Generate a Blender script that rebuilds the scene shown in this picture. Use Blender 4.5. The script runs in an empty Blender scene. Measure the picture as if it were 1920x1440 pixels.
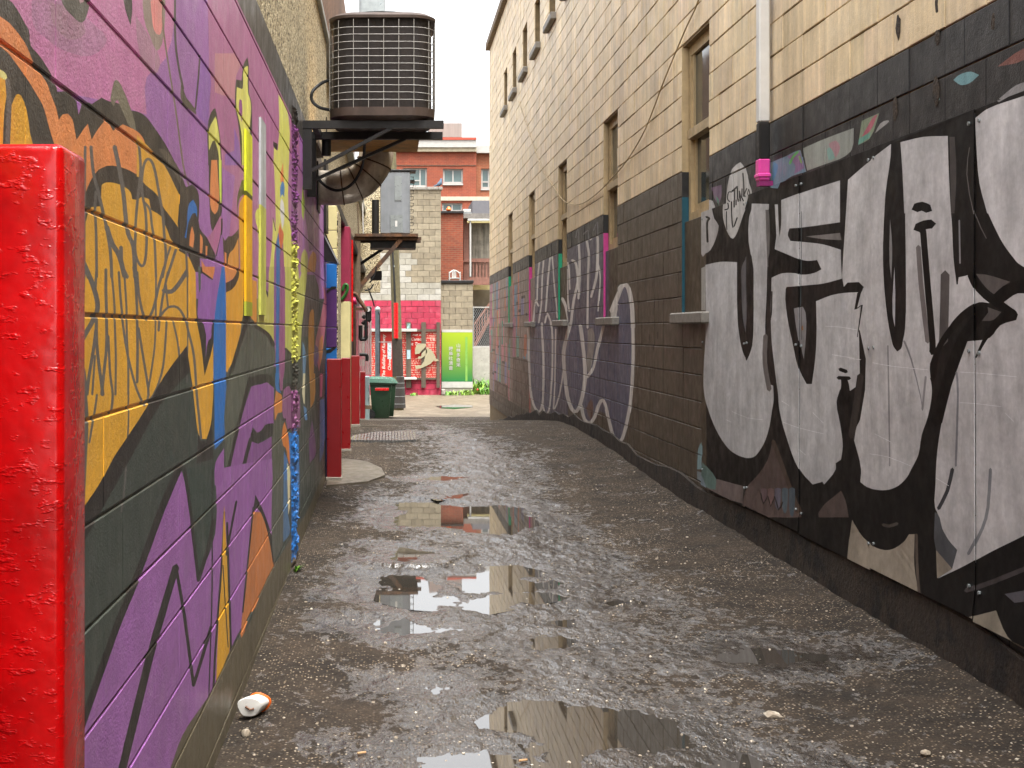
import bpy, bmesh, math, random
import numpy as np
from mathutils import Vector, Matrix
from mathutils.geometry import delaunay_2d_cdt
random.seed(7); rng = np.random.default_rng(7)
S = bpy.context.scene; COL = S.collection
# ---------------------------------------------------------------- camera, sky, sun, exposure
F, VX, VY, EYE = 2600.0, 733.0, 619.0, 1.40       # focal length and vanishing point (photo pixels), eye height
cam = bpy.data.cameras.new('camera'); cam.sensor_width = 36; cam.lens = 36*F/1920
cam.shift_x = (960-VX)/1920; cam.shift_y = (VY-720)/1920
cam.clip_start = .05; cam.clip_end = 800
co = bpy.data.objects.new('camera', cam); COL.objects.link(co)
co.location = (0, 0, EYE); co.rotation_euler = (math.pi/2, 0, 0); S.camera = co
W = bpy.data.worlds.new('World'); S.world = W; W.use_nodes = True
wn = W.node_tree; wn.nodes.clear()
SUN_EL, SUN_AZ = math.radians(70), math.radians(158)
sky = wn.nodes.new('ShaderNodeTexSky'); sky.sky_type = 'NISHITA'; sky.sun_disc = False
sky.sun_elevation = SUN_EL; sky.sun_rotation = SUN_AZ; sky.dust_density = 6; sky.air_density = 1.0; sky.ozone_density = 1
hs = wn.nodes.new('ShaderNodeHueSaturation'); hs.inputs['Saturation'].default_value = .12     # a closed white overcast
bgn = wn.nodes.new('ShaderNodeBackground'); bgn.inputs['Strength'].default_value = .15
wo = wn.nodes.new('ShaderNodeOutputWorld')
wn.links.new(sky.outputs[0], hs.inputs['Color']); wn.links.new(hs.outputs[0], bgn.inputs['Color']); wn.links.new(bgn.outputs[0], wo.inputs['Surface'])
sl = bpy.data.lights.new('sun', 'SUN'); sl.energy = 1.3; sl.angle = math.radians(30); sl.color = (1, .96, .9)
so = bpy.data.objects.new('sun', sl); COL.objects.link(so)
sd = Vector((math.sin(SUN_AZ)*math.cos(SUN_EL), math.cos(SUN_AZ)*math.cos(SUN_EL), math.sin(SUN_EL)))
so.rotation_euler = sd.to_track_quat('Z', 'Y').to_euler(); so.location = (0, 0, 30)
vs = S.view_settings; vs.view_transform = 'Standard'; vs.look = 'None'; vs.gamma = 1; vs.exposure = 2.05
S.display_settings.display_device = 'sRGB'
S.cycles.max_bounces = 5; S.cycles.diffuse_bounces = 3; S.cycles.glossy_bounces = 2; S.cycles.use_denoising = True
S.cycles.caustics_reflective = False; S.cycles.caustics_refractive = False; S.cycles.sample_clamp_indirect = 6
# ---------------------------------------------------------------- helpers
def lin(h):
    if not isinstance(h, str): return tuple(h)
    h = h.lstrip('#'); r = []
    for i in (0, 2, 4):
        v = int(h[i:i+2], 16)/255; r.append(v/12.92 if v <= .04045 else ((v+.055)/1.055)**2.4)
    return tuple(r)
def at(px, py, Y):                       # a photo pixel at depth Y -> a point of the place
    return Vector(((px-VX)/F*Y, Y, EYE-(py-VY)/F*Y))
WL = {}
def wl(o): return WL.get(o.name, Vector((0, 0, 0)))
def tag(o, label=None, cat=None, group=None, kind=None):
    for k, v in (('label', label), ('category', cat), ('group', group), ('kind', kind)):
        if v: o[k] = v
    return o
def empty(name, loc, label=None, cat=None, group=None, kind=None):
    o = bpy.data.objects.new(name, None); COL.objects.link(o); o.location = loc; o.empty_display_size = .1
    WL[o.name] = Vector(loc); return tag(o, label, cat, group, kind)
def link(name, me, mat, parent=None, loc=None, smooth=False, label=None, cat=None, group=None, kind=None):
    o = bpy.data.objects.new(name, me); COL.objects.link(o)
    if mat is not None and not me.materials: me.materials.append(mat)
    loc = Vector(loc or (0, 0, 0)); WL[o.name] = loc
    if parent: o.parent = parent; o.location = loc-wl(parent)
    else: o.location = loc
    if smooth: me.shade_smooth()
    return tag(o, label, cat, group, kind)
def pyd(name, V, Fc, mat, parent=None, smooth=False, col=None, **kw):
    V = np.asarray(V, float)
    lo, hi = V.min(0), V.max(0); loc = Vector(((lo[0]+hi[0])/2, (lo[1]+hi[1])/2, lo[2]))
    me = bpy.data.meshes.new(name); me.from_pydata((V-np.array(loc)).tolist(), [], Fc)
    if col is not None: set_col(me, col)
    me.update(); return link(name, me, mat, parent, loc, smooth, **kw)
def set_col(me, facecols):
    a = me.color_attributes.new('Col', 'FLOAT_COLOR', 'CORNER')
    fc = np.asarray(facecols, float)
    n = np.zeros(len(me.polygons), int); me.polygons.foreach_get('loop_total', n)
    c = np.repeat(fc, n, axis=0); c = np.hstack([c, np.ones((len(c), 1))])
    a.data.foreach_set('color', c.ravel())
class MB:
    def __init__(s): s.bm = bmesh.new()
    def box(s, x0, x1, y0, y1, z0, z1, bev=0):
        b = bmesh.new(); bmesh.ops.create_cube(b, size=1)
        for v in b.verts: v.co = Vector((x0+(v.co.x+.5)*(x1-x0), y0+(v.co.y+.5)*(y1-y0), z0+(v.co.z+.5)*(z1-z0)))
        if bev: bmesh.ops.bevel(b, geom=list(b.edges), offset=bev, segments=1, affect='EDGES', profile=.5)
        return s.merge(b)
    def merge(s, b, mtx=None):
        if mtx is not None: b.transform(mtx)
        me = bpy.data.meshes.new('t'); b.to_mesh(me); b.free(); s.bm.from_mesh(me); bpy.data.meshes.remove(me); return s
    def cyl(s, p, q, r0, r1=None, n=14, caps=True):
        p, q = Vector(p), Vector(q); r1 = r0 if r1 is None else r1; d = q-p
        b = bmesh.new(); bmesh.ops.create_cone(b, cap_ends=caps, segments=n, radius1=r0, radius2=r1, depth=d.length)
        return s.merge(b, Matrix.Translation((p+q)/2) @ d.to_track_quat('Z', 'Y').to_matrix().to_4x4())
    def beam(s, p, q, w, h, bev=0):       # square bar
        p, q = Vector(p), Vector(q); d = q-p; b = bmesh.new(); bmesh.ops.create_cube(b, size=1)
        for v in b.verts: v.co = Vector((v.co.x*w, v.co.y*h, v.co.z*d.length))
        if bev: bmesh.ops.bevel(b, geom=list(b.edges), offset=bev, segments=1, affect='EDGES', profile=.5)
        return s.merge(b, Matrix.Translation((p+q)/2) @ d.to_track_quat('Z', 'Y').to_matrix().to_4x4())
    def tube(s, pts, r, n=10, close=True):
        pts = [Vector(p) for p in pts]; rings = []; N = len(pts)
        rr = r if isinstance(r, (list, tuple)) else [r]*N
        up = Vector((0, 0, 1))
        for i, p in enumerate(pts):
            t = (pts[min(i+1, N-1)]-pts[max(i-1, 0)]).normalized()
            a = t.cross(up if abs(t.dot(up)) < .95 else Vector((1, 0, 0))).normalized(); c = t.cross(a)
            if i and a.dot(pa) < 0: a, c = -a, -c
            pa = a
            rings.append([s.bm.verts.new(p+(a*math.cos(2*math.pi*k/n)+c*math.sin(2*math.pi*k/n))*rr[i]) for k in range(n)])
        for A, B_ in zip(rings, rings[1:]):
            for k in range(n): s.bm.faces.new((A[k], A[(k+1) % n], B_[(k+1) % n], B_[k]))
        if close: s.bm.faces.new(rings[0][::-1]); s.bm.faces.new(rings[-1])
        return s
    def prism(s, poly, y0, y1):           # polygon in (x,z) extruded along y
        a = [s.bm.verts.new((x, y0, z)) for x, z in poly]; b = [s.bm.verts.new((x, y1, z)) for x, z in poly]; n = len(poly)
        s.bm.faces.new(a); s.bm.faces.new(b[::-1])
        for k in range(n): s.bm.faces.new((a[k], b[k], b[(k+1) % n], a[(k+1) % n]))
        return s
    def quad(s, *p): s.bm.faces.new([s.bm.verts.new(Vector(q)) for q in p]); return s
    def build(s, name, mat, parent=None, smooth=False, **kw):
        bmesh.ops.recalc_face_normals(s.bm, faces=list(s.bm.faces))
        co_ = [v.co for v in s.bm.verts]
        lo = Vector([min(c[i] for c in co_) for i in range(3)]); hi = Vector([max(c[i] for c in co_) for i in range(3)])
        loc = Vector(((lo.x+hi.x)/2, (lo.y+hi.y)/2, lo.z))
        for v in s.bm.verts: v.co -= loc
        me = bpy.data.meshes.new(name); s.bm.to_mesh(me); s.bm.free()
        if smooth:
            me.shade_smooth()
            try: me.set_sharp_from_angle(angle=math.radians(40))
            except Exception: pass
        return link(name, me, mat, parent, loc, **kw)
def arc(pts, n=6):                          # Catmull-Rom through points
    P = [np.array(p, float) for p in pts]; out = []
    for i in range(len(P)-1):
        a, b, c, d = P[max(i-1, 0)], P[i], P[i+1], P[min(i+2, len(P)-1)]
        for k in range(n):
            t = k/n; out.append(.5*((2*b)+(-a+c)*t+(2*a-5*b+4*c-d)*t*t+(-a+3*b-3*c+d)*t**3))
    out.append(P[-1]); return [tuple(p) for p in out]
def smooth_poly(pts, n=3, ang=48):           # rounds a traced outline but keeps its corners
    P = np.array([p[:2] for p in pts], float); N_ = len(P); out = []; ca = math.cos(math.radians(ang))
    d0 = P-np.roll(P, 1, 0); d1 = np.roll(P, -1, 0)-P; l0 = np.linalg.norm(d0, axis=1)+1e-9; l1 = np.linalg.norm(d1, axis=1)+1e-9
    sm = (d0*d1).sum(1)/(l0*l1) > ca; tg = (d0/l0[:, None]+d1/l1[:, None])/2
    for i in range(N_):
        j = (i+1) % N_; a, b, L = P[i], P[j], l1[i]; m0 = tg[i]*L if sm[i] else b-a; m1 = tg[j]*L if sm[j] else b-a
        k = n if (sm[i] or sm[j]) and L > 4 else 1
        for q in range(k):
            t = q/k; out.append((2*t**3-3*t*t+1)*a+(t**3-2*t*t+t)*m0+(-2*t**3+3*t*t)*b+(t**3-t*t)*m1)
    return [tuple(p) for p in out]
# numpy value noise
def _h(ix, iy, s):
    n = (ix*374761393+iy*668265263+s*974634777) & 0xffffffff
    n = ((n ^ (n >> 13))*1274126177) & 0xffffffff
    return ((n ^ (n >> 16)) & 0xffff)/65535.0
def vnoise(x, y, s=0):
    xi = np.floor(x).astype(np.int64); yi = np.floor(y).astype(np.int64); fx, fy = x-xi, y-yi
    fx = fx*fx*(3-2*fx); fy = fy*fy*(3-2*fy)
    a, b, c, d = _h(xi, yi, s), _h(xi+1, yi, s), _h(xi, yi+1, s), _h(xi+1, yi+1, s)
    return a+(b-a)*fx+(c-a)*fy+(a-b-c+d)*fx*fy
def fbm(x, y, o=4, s=0):
    r = 0; a = .5; t = 0
    for k in range(o): r = r+a*vnoise(x*2**k, y*2**k, s+k); t += a; a *= .5
    return r/t
# ---------------------------------------------------------------- materials (all node-built)
def nmat(name):
    m = bpy.data.materials.new(name); m.use_nodes = True; nt = m.node_tree; nt.nodes.clear()
    o = nt.nodes.new('ShaderNodeOutputMaterial'); p = nt.nodes.new('ShaderNodeBsdfPrincipled'); nt.links.new(p.outputs[0], o.inputs[0])
    return m, nt, p
class NT:                                    # terse node wiring
    def __init__(s, nt): s.nt = nt; s.pos = None
    def n(s, t, **k):
        x = s.nt.nodes.new('ShaderNode'+t)
        for a, b in k.items():
            if a in x.inputs.keys(): s.set(x.inputs[a], b)
            else: setattr(x, a, b)
        return x
    def set(s, i, v):
        if isinstance(v, bpy.types.NodeSocket): s.nt.links.new(v, i)
        else: i.default_value = v
    def P(s, sc=(1, 1, 1)):
        if s.pos is None: s.pos = s.n('NewGeometry').outputs['Position']
        if sc == (1, 1, 1): return s.pos
        m = s.n('Mapping'); s.nt.links.new(s.pos, m.inputs['Vector']); m.inputs['Scale'].default_value = sc; return m.outputs[0]
    def noise(s, scale, detail=4, rough=.6, sc=(1, 1, 1), out='Fac'):
        x = s.n('TexNoise'); x.inputs['Scale'].default_value = scale; x.inputs['Detail'].default_value = detail; x.inputs['Roughness'].default_value = rough
        s.nt.links.new(s.P(sc), x.inputs['Vector']); return x.outputs[out]
    def vor(s, scale, out='Distance', feat='F1', sc=(1, 1, 1)):
        x = s.n('TexVoronoi'); x.feature = feat; x.inputs['Scale'].default_value = scale; s.nt.links.new(s.P(sc), x.inputs['Vector']); return x.outputs[out]
    def ramp(s, v, a, b, lo=0., hi=1.):
        x = s.n('MapRange'); s.set(x.inputs[0], v); x.inputs[1].default_value = a; x.inputs[2].default_value = b; x.inputs[3].default_value = lo; x.inputs[4].default_value = hi; return x.outputs[0]
    def math(s, op, a, b=0.):
        x = s.n('Math'); x.operation = op; s.set(x.inputs[0], a); s.set(x.inputs[1], b); return x.outputs[0]
    def mix(s, f, a, b, blend='MIX'):
        x = s.n('Mix'); x.data_type = 'RGBA'; x.blend_type = blend; s.set(x.inputs[0], f)
        for i, v in ((6, a), (7, b)):
            if isinstance(v, bpy.types.NodeSocket): s.nt.links.new(v, x.inputs[i])
            else: x.inputs[i].default_value = (*lin(v), 1)
        return x.outputs[2]
    def mul(s, c, f):                        # colour * scalar
        x = s.n('VectorMath'); x.operation = 'SCALE'; s.nt.links.new(c, x.inputs[0]); s.set(x.inputs['Scale'], f); return x.outputs[0]
    def bump(s, h, strength=.3, dist=.01, prev=None):
        x = s.n('Bump'); x.inputs['Strength'].default_value = strength; x.inputs['Distance'].default_value = dist; s.nt.links.new(h, x.inputs['Height'])
        if prev is not None: s.nt.links.new(prev, x.inputs['Normal'])
        return x.outputs[0]
def M(name, color='#808080', rough=.6, metal=0., var=.2, scale=6, bump=.15, bscale=80, bdist=.004, streak=0., dirt=0., spec=.5, coat=0., attr=False, color2=None, c2lo=.5, c2hi=.6, c2s=4, rvar=.15):
    m, nt, p = nmat(name); N = NT(nt)
    if attr: a = N.n('Attribute'); a.attribute_name = 'Col'; c = a.outputs['Color']
    else: c = N.n('RGB').outputs[0]; c.default_value = (*lin(color), 1)
    if color2: c = N.mix(N.ramp(N.noise(c2s, 6, .65), c2lo, c2hi), c, color2)
    n1 = N.noise(scale, 6, .65)
    c = N.mul(c, N.ramp(n1, .3, .7, 1-var, 1+var))
    if streak:
        st = N.noise(9, 3, .6, (1, 1, .06)); c = N.mul(c, N.ramp(st, .35, .65, 1-streak, 1+streak*.5))
    if dirt:
        d = N.noise(2.3, 8, .7); c = N.mix(N.ramp(d, .5, .75, 0, dirt), c, '#2b251d')
    nt.links.new(c, p.inputs['Base Color'])
    r = N.ramp(N.noise(scale*2.1, 3), .3, .7, max(.03, rough-rvar), min(1, rough+rvar)); nt.links.new(r, p.inputs['Roughness'])
    p.inputs['Metallic'].default_value = metal; p.inputs['Specular IOR Level'].default_value = spec; p.inputs['Coat Weight'].default_value = coat
    if bump: nt.links.new(N.bump(N.noise(bscale, 4, .6), bump, bdist), p.inputs['Normal'])
    return m
MT = dict(
 black=M('black_steel', '#1d1b1a', .5, .3, .3, 10, .15, 60),
 rust=M('rusty_steel', '#4a382c', .7, .2, .35, 14, .3, 90, color2='#6b4a30'),
 galv=M('galvanized_metal', '#9aa0a0', .4, .7, .15, 12, .1, 40),
 duct=M('oily_duct_metal', '#b5aa9b', .38, .25, .35, 8, .15, 50, streak=.3),
 redpaint=None,
 redpost=M('dark_red_paint', '#7d0c10', .4, 0, .07, 5, .08, 50, streak=.06),
 wood=M('raw_plywood', '#cfa660', .7, 0, .2, 20, .2, 120, streak=.2),
 timber=M('weathered_timber', '#6d5c48', .75, 0, .3, 14, .3, 100, streak=.3),
 pole=M('pole_wood', '#5f583c', .75, 0, .25, 9, .4, 70, .006, streak=.35),
 white=M('white_paint', '#cfcdc8', .45, 0, .08, 6, .05),
 plasticw=M('white_plastic', '#dedcd6', .4, 0, .05, 6, 0),
 grey=M('grey_cabinet_paint', '#82868a', .5, .1, .12, 6, .05, streak=.15),
 darkplastic=M('dark_plastic', '#191a1a', .45, 0, .15, 12, .05),
 rubber=M('black_rubber', '#121212', .7, 0, .2, 20, .1),
 green=M('bin_green_plastic', '#1c3622', .4, 0, .15, 9, .06),
 lid=M('wet_bin_lid', '#3f6453', .2, 0, .25, 14, .2, 60),
 redplastic=M('red_plastic', '#c80f12', .3, 0, .08, 8, 0, spec=.6),
 pinkpaint=M('pink_pipe_paint', '#b5285a', .4, 0, .15, 12, .05),
 maroon=M('maroon_paint', '#8e2140', .6, 0, .2, 5, .15, streak=.15),
 cream=M('cream_paint', '#cdc28c', .6, 0, .12, 5, .12),
 blue=M('blue_paint', '#1663a8', .45, 0, .1, 6, .1),
 violet=M('violet_paint', '#4a2560', .5, 0, .12, 6, .1),
 glass=M('window_glass', '#2a3230', .06, 0, .15, 3, 0, spec=.8, rvar=.02),
 frame_tan=M('tan_window_paint', '#ab9570', .5, 0, .18, 10, .12, 70, streak=.15),
 conc=M('concrete', '#8b8479', .75, 0, .22, 5, .35, 60, .006, dirt=.4, streak=.12),
 stone=M('painted_sill_stone', '#7b766e', .6, 0, .25, 12, .4, 50, .008),
 darkbase=M('grimy_foundation', '#3a3128', .8, 0, .4, 5, .6, 40, .012, color2='#171310', c2s=5, streak=.35),
 brickfar=None, tar=M('tarred_pole_sleeve', '#2b2623', .55, 0, .2, 8, .1))
MT['wire'] = M('dull_guard_wire', '#8d8a85', .6, 0, .1, 9, 0)
m, nt, p = nmat('thick_red_paint'); N = NT(nt)
c = N.mul(N.mix(N.ramp(N.noise(6, 5, .7), .4, .7), '#b30206', '#8f0205'), N.ramp(N.noise(60, 3), .3, .7, .9, 1.08)); nt.links.new(c, p.inputs['Base Color'])
p.inputs['Roughness'].default_value = .22; p.inputs['Specular IOR Level'].default_value = .45
b = N.bump(N.ramp(N.noise(62, 3, .6, (.6, .6, 1.3)), .56, .72), .6, .0016); b = N.bump(N.noise(9, 3, .6), .25, .02, b); nt.links.new(b, p.inputs['Normal']); MT['redpaint'] = m
# ---------------------------------------------------------------- painted walls: shapes are vector outlines cut into each block's face
DL, DR = .58, 2.317
class Wall:
    def __init__(s, side, D): s.sg, s.D = side, D
    def uv(s, px):                            # photo pixel on the wall -> (distance along the alley, height)
        px = np.asarray(px, float); Y = s.D*F/(s.sg*(px[:, 0]-VX)); return np.stack([Y, EYE-(px[:, 1]-VY)/F*Y], 1)
    def px(s, uv):
        uv = np.asarray(uv, float); return np.stack([VX+s.sg*s.D*F/uv[:, 0], VY+(EYE-uv[:, 1])*F/uv[:, 0]], 1)
LW, RW = Wall(-1, DL), Wall(1, DR)
def Z(ox, oy, sc, *pts): return [(ox+p[0]/sc, oy+p[1]/sc)+tuple(q/sc for q in p[2:]) for p in pts]
class Paint:
    def __init__(s, wall): s.w = wall; s.sh = []; s.segs = None
    def poly(s, pts, c, sm=0):
        pts = [tuple(p[:2]) for p in pts]
        pts = arc(pts+[pts[0]], sm)[:-1] if sm else smooth_poly(pts)
        s.sh.append(('p', np.array(pts, float), np.array(lin(c))))
    def rect_uv(s, u0, u1, v0, v1, c): s.sh.append(('p', s.w.px([(u0, v0), (u1, v0), (u1, v1), (u0, v1)]), np.array(lin(c))))
    def stroke(s, pts, w, c, sm=4, w1=None):
        P = np.array([p[:2] for p in (arc([p[:2] for p in pts], sm) if sm else pts)], float)
        ww = np.linspace(w, w if w1 is None else w1, len(P))/2
        s.sh.append(('s', P, np.array(lin(c)), ww))
    def prep(s):
        A, B = [], []; s.bb = []
        for h in s.sh:
            P = h[1]
            if h[0] == 'p': a, b = P, np.roll(P, -1, 0); m = 0
            else:
                w = h[3]; t = np.gradient(P, axis=0); t /= np.linalg.norm(t, axis=1)[:, None]+1e-9
                nrm = np.stack([-t[:, 1], t[:, 0]], 1)*w[:, None]; L, R = P+nrm, P-nrm
                e0, e1 = P[0]-t[0]*w[0], P[-1]+t[-1]*w[-1]
                C = np.vstack([L, [e1], R[::-1], [e0]]); a, b = C, np.roll(C, -1, 0); m = w.max()
            A.append(a); B.append(b); s.bb.append((P.min(0)-m, P.max(0)+m))
        A, B = s.w.uv(np.vstack(A)), s.w.uv(np.vstack(B)); s.A, s.B = A, B
        s.lo, s.hi = np.minimum(A, B), np.maximum(A, B)
    def color(s, uv, base):
        P = s.w.px(uv); out = np.tile(np.array(base, float), (len(P), 1)) if np.ndim(base) == 1 else np.array(base, float)
        lo, hi = P.min(0), P.max(0)
        for h, (bl, bh) in zip(s.sh, s.bb):
            if (bl > hi).any() or (bh < lo).any(): continue
            V = h[1]
            if h[0] == 'p':
                ins = np.zeros(len(P), bool); a, b = V, np.roll(V, -1, 0)
                for (x0, y0), (x1, y1) in zip(a, b):
                    if y0 == y1: continue
                    k = (P[:, 1] < y0) != (P[:, 1] < y1); ins ^= k & (P[:, 0] < (x1-x0)*(P[:, 1]-y0)/(y1-y0)+x0)
            else:
                ins = np.zeros(len(P), bool); w = h[3]
                for i in range(len(V)-1):
                    d = V[i+1]-V[i]; q = P-V[i]; t = np.clip((q@d)/(d@d+1e-9), 0, 1)
                    ins |= np.linalg.norm(q-t[:, None]*d, axis=1) < w[i]+(w[i+1]-w[i])*t
            out[ins] = h[2]
        return out
    def face(s, u0, u1, v0, v1, base):
        """triangles of one rectangle of wall, cut along every painted edge -> points, faces, colours"""
        k = ((s.lo[:, 0] < u1) & (s.hi[:, 0] > u0) & (s.lo[:, 1] < v1) & (s.hi[:, 1] > v0)).nonzero()[0]
        pts = [(u0, v0), (u1, v0), (u1, v1), (u0, v1)]; ed = [(0, 1), (1, 2), (2, 3), (3, 0)]
        for i in k:
            (ax, ay), (bx, by) = s.A[i], s.B[i]; dx, dy = bx-ax, by-ay; t0, t1 = 0., 1.; ok = True
            for p_, q_ in ((-dx, ax-u0), (dx, u1-ax), (-dy, ay-v0), (dy, v1-ay)):
                if abs(p_) < 1e-12:
                    if q_ < 0: ok = False
                    continue
                r = q_/p_
                if p_ < 0: t0 = max(t0, r)
                else: t1 = min(t1, r)
            if ok and t1-t0 > 1e-6:
                n = len(pts); pts += [(ax+dx*t0, ay+dy*t0), (ax+dx*t1, ay+dy*t1)]; ed.append((n, n+1))
        if len(pts) == 4:
            return np.array(pts), [(0, 1, 2, 3)], s.color(np.array([[(u0+u1)/2, (v0+v1)/2]]), base)
        vo, eo, fo = delaunay_2d_cdt([Vector(p) for p in pts], ed, [], 0, 1e-5)[:3]
        V = np.array([tuple(v) for v in vo]); T = [tuple(f) for f in fo]
        cen = np.array([V[list(f)].mean(0) for f in T])
        return V, T, s.color(cen, base)
def relief(V, T, C, u0, u1, v0, v1, bev, dep, bu=None):
    """front face + chamfer + side skirt; returns (u, v, d) points where d is depth behind the face"""
    e = 1e-4; P = np.column_stack([V, np.zeros(len(V))]).tolist(); Fc = [tuple(f) for f in T]; C = list(C)
    bu = bev if bu is None else bu
    cnt = {}
    for fi, f in enumerate(Fc):
        for a, b in zip(f, f[1:]+f[:1]): cnt[(a, b)] = fi
    bd = [(a, b, fi) for (a, b), fi in cnt.items() if (b, a) not in cnt]
    m1, m2 = {}, {}
    def out(i):
        if i not in m1:
            u, v = V[i]; du = -bu if u < u0+e else bu if u > u1-e else 0; dv = -bev if v < v0+e else bev if v > v1-e else 0
            m1[i] = len(P); P.append([u+du, v+dv, bev]); m2[i] = len(P); P.append([u+du, v+dv, dep])
        return m1[i], m2[i]
    for a, b, fi in bd:
        a1, a2 = out(a); b1, b2 = out(b)
        Fc.append((b, a, a1, b1)); C.append(C[fi]); Fc.append((b1, a1, a2, b2)); C.append(C[fi])
    return np.array(P), Fc, np.array(C)
def to_world(P, wall, x0):                   # wall points -> place; d goes into the wall
    P = np.asarray(P); return np.column_stack([x0+wall.sg*P[:, 2], P[:, 0], P[:, 1]])
class Bag:
    def __init__(s): s.V, s.F, s.C, s.n = [], [], [], 0
    def add(s, V, Fc, C):
        s.V.append(V); s.F += [tuple(i+s.n for i in f) for f in Fc]; s.C += list(C); s.n += len(V)
    def build(s, name, mat, parent=None, **k): return pyd(name, np.vstack(s.V), s.F, mat, parent, col=s.C, **k) if s.n else None
# ---------------------------------------------------------------- painted block material
def paint_mat(name, bumpy, rough, coat, streak, spec=.5, dents=0., grime=.35):
    m, nt, p = nmat(name); N = NT(nt); a = N.n('Attribute'); a.attribute_name = 'Col'; c = a.outputs['Color']
    c = N.mul(c, N.ramp(N.noise(3.5, 6, .65), .3, .7, .86, 1.12)); c = N.mul(c, N.ramp(N.noise(40, 4, .7), .25, .75, .88, 1.1))
    if streak:
        c = N.mul(c, N.ramp(N.noise(13, 4, .65, (1, 1, .05)), .35, .68, 1-streak, 1+streak*.6))
        c = N.mul(c, N.ramp(N.noise(2.2, 5, .7, (1, 1, .35)), .35, .7, 1+streak*.3, 1-streak*.7))
    if dents:
        c = N.mul(c, N.ramp(N.noise(5.5, 5, .6, (1, 1.6, .6)), .35, .65, .80, 1.1)); c = N.mul(c, N.ramp(N.noise(22, 3, .6, (1, .5, 1)), .35, .7, 1.04, .88))
    if grime:
        c = N.mix(N.ramp(N.vor(55), 0, .09, .55, 0), c, N.mul(c, .35))
        g = N.noise(1.7, 9, .75); c = N.mix(N.ramp(g, .6, .82, 0, grime), c, '#3a3027')
    nt.links.new(c, p.inputs['Base Color'])
    nt.links.new(N.ramp(N.noise(9, 4), .3, .7, rough-.12, rough+.12), p.inputs['Roughness'])
    p.inputs['Coat Weight'].default_value = coat; p.inputs['Coat Roughness'].default_value = .25; p.inputs['Specular IOR Level'].default_value = spec
    b = N.bump(N.noise(150, 3, .6), bumpy, .003); b = N.bump(N.noise(28, 5, .7), bumpy*.7, .006, b)
    if dents: b = N.bump(N.noise(4.5, 2, .5), dents, .05, b)
    nt.links.new(b, p.inputs['Normal']); return m
MT['mural'] = paint_mat('mural_paint_on_block', .5, .42, .1, .06, grime=.15)
MT['tanblock'] = paint_mat('tan_paint_on_block', .6, .46, 0, .2, spec=.4)
MT['sheet'] = paint_mat('painted_sheet_metal', .08, .45, 0, 0, spec=.1, dents=.12, grime=0)
# ---------------------------------------------------------------- left: the painted block wall
def a1(*p): return Z(0, 0, 3, *p)
def a2(*p): return Z(0, 480, 3, *p)
def a3(*p): return Z(0, 960, 3, *p)
def c6(*p): return Z(100, 280, 6, *p)
def c7(*p): return Z(100, 500, 6, *p)
K = 1920/280
def z1(*p): return Z(340, 100, K, *p)
def z2(*p): return Z(340, 300, K, *p)
def z3(*p): return Z(340, 500, K, *p)
def z4(*p): return Z(340, 700, K, *p)
def z5(*p): return Z(340, 900, K, *p)
BK, DG, PU, MV, VI = '#221f1c', '#3d4640', '#9763a3', '#b8719f', '#8a5da6'
OR, YE, LI, BL, GY = '#e0824a', '#dd9d2e', '#d3d06c', '#1b67b3', '#5b5855'
lp = Paint(LW)
lp.poly([(-300, -900), (640, -900), (640, 560), (340, 560), (300, 480), (118, 300), (-300, 100)], PU)
lp.poly([(-300, -900), (330, -900), (330, 0), (310, 110), (275, 145), (275, 215), (200, 190), (100, 165), (-20, 60)], MV)
lp.poly([(385, -300), (445, -300), (560, 240), (560, 560), (420, 560), (440, 330), (395, 300), (392, 140)], '#a3668f')
lp.poly(z1((240, 60), (370, 250), (360, 650), (340, 940), (190, 760)), VI)
lp.poly(z1((680, 950), (740, 1150), (760, 1440), (560, 1440), (560, 1300), (680, 1250)), VI)
lp.poly(z1((430, 0), (700, 0), (760, 140), (700, 300), (690, 600), (430, 500)), '#b67f8a')
# top marks
lp.poly([(60, -20), (120, 0), (170, 40), (200, 75), (170, 105), (120, 95), (85, 70), (62, 45)], '#a57096', 3)
lp.poly([(95, 5), (140, 20), (160, 60), (130, 75), (100, 45)], '#9a7088', 3)
lp.poly([(255, 30), (275, 60), (300, 110), (290, 140), (270, 120), (258, 80)], '#a2768f', 3)
lp.poly(a1((340, -60), (350, 20), (400, 85), (460, 128), (495, 60), (500, -60)), '#4c4a44', 3)
lp.poly(a1((430, -60), (450, 20), (470, 10), (480, -60)), '#a07a86')
lp.poly(a1((685, -60), (705, 50), (735, 145), (745, 60), (740, -60)), BK)
lp.poly(a1((800, -100), (810, 100), (850, 220), (885, 285), (920, 200), (920, -60)), '#8c7b74', 3)
lp.poly(a1((840, -100), (860, 140), (890, 195), (912, 150), (915, -100)), '#d9817f', 3)
lp.stroke(a1((920, -60), (915, 120), (940, 320), (985, 600), (1030, 930), (1060, 1040)), 3, '#6f6350')
lp.poly(z1((0, 330), (60, 560), (130, 650), (190, 750), (185, 790), (0, 600)), '#4a4338')
lp.stroke(z1((240, 30), (215, 350), (180, 720)), 3.2, '#41382f')
lp.stroke(a1((985, -60), (985, 200), (1000, 350), (1030, 500)), 4, '#3f3a30')
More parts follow.
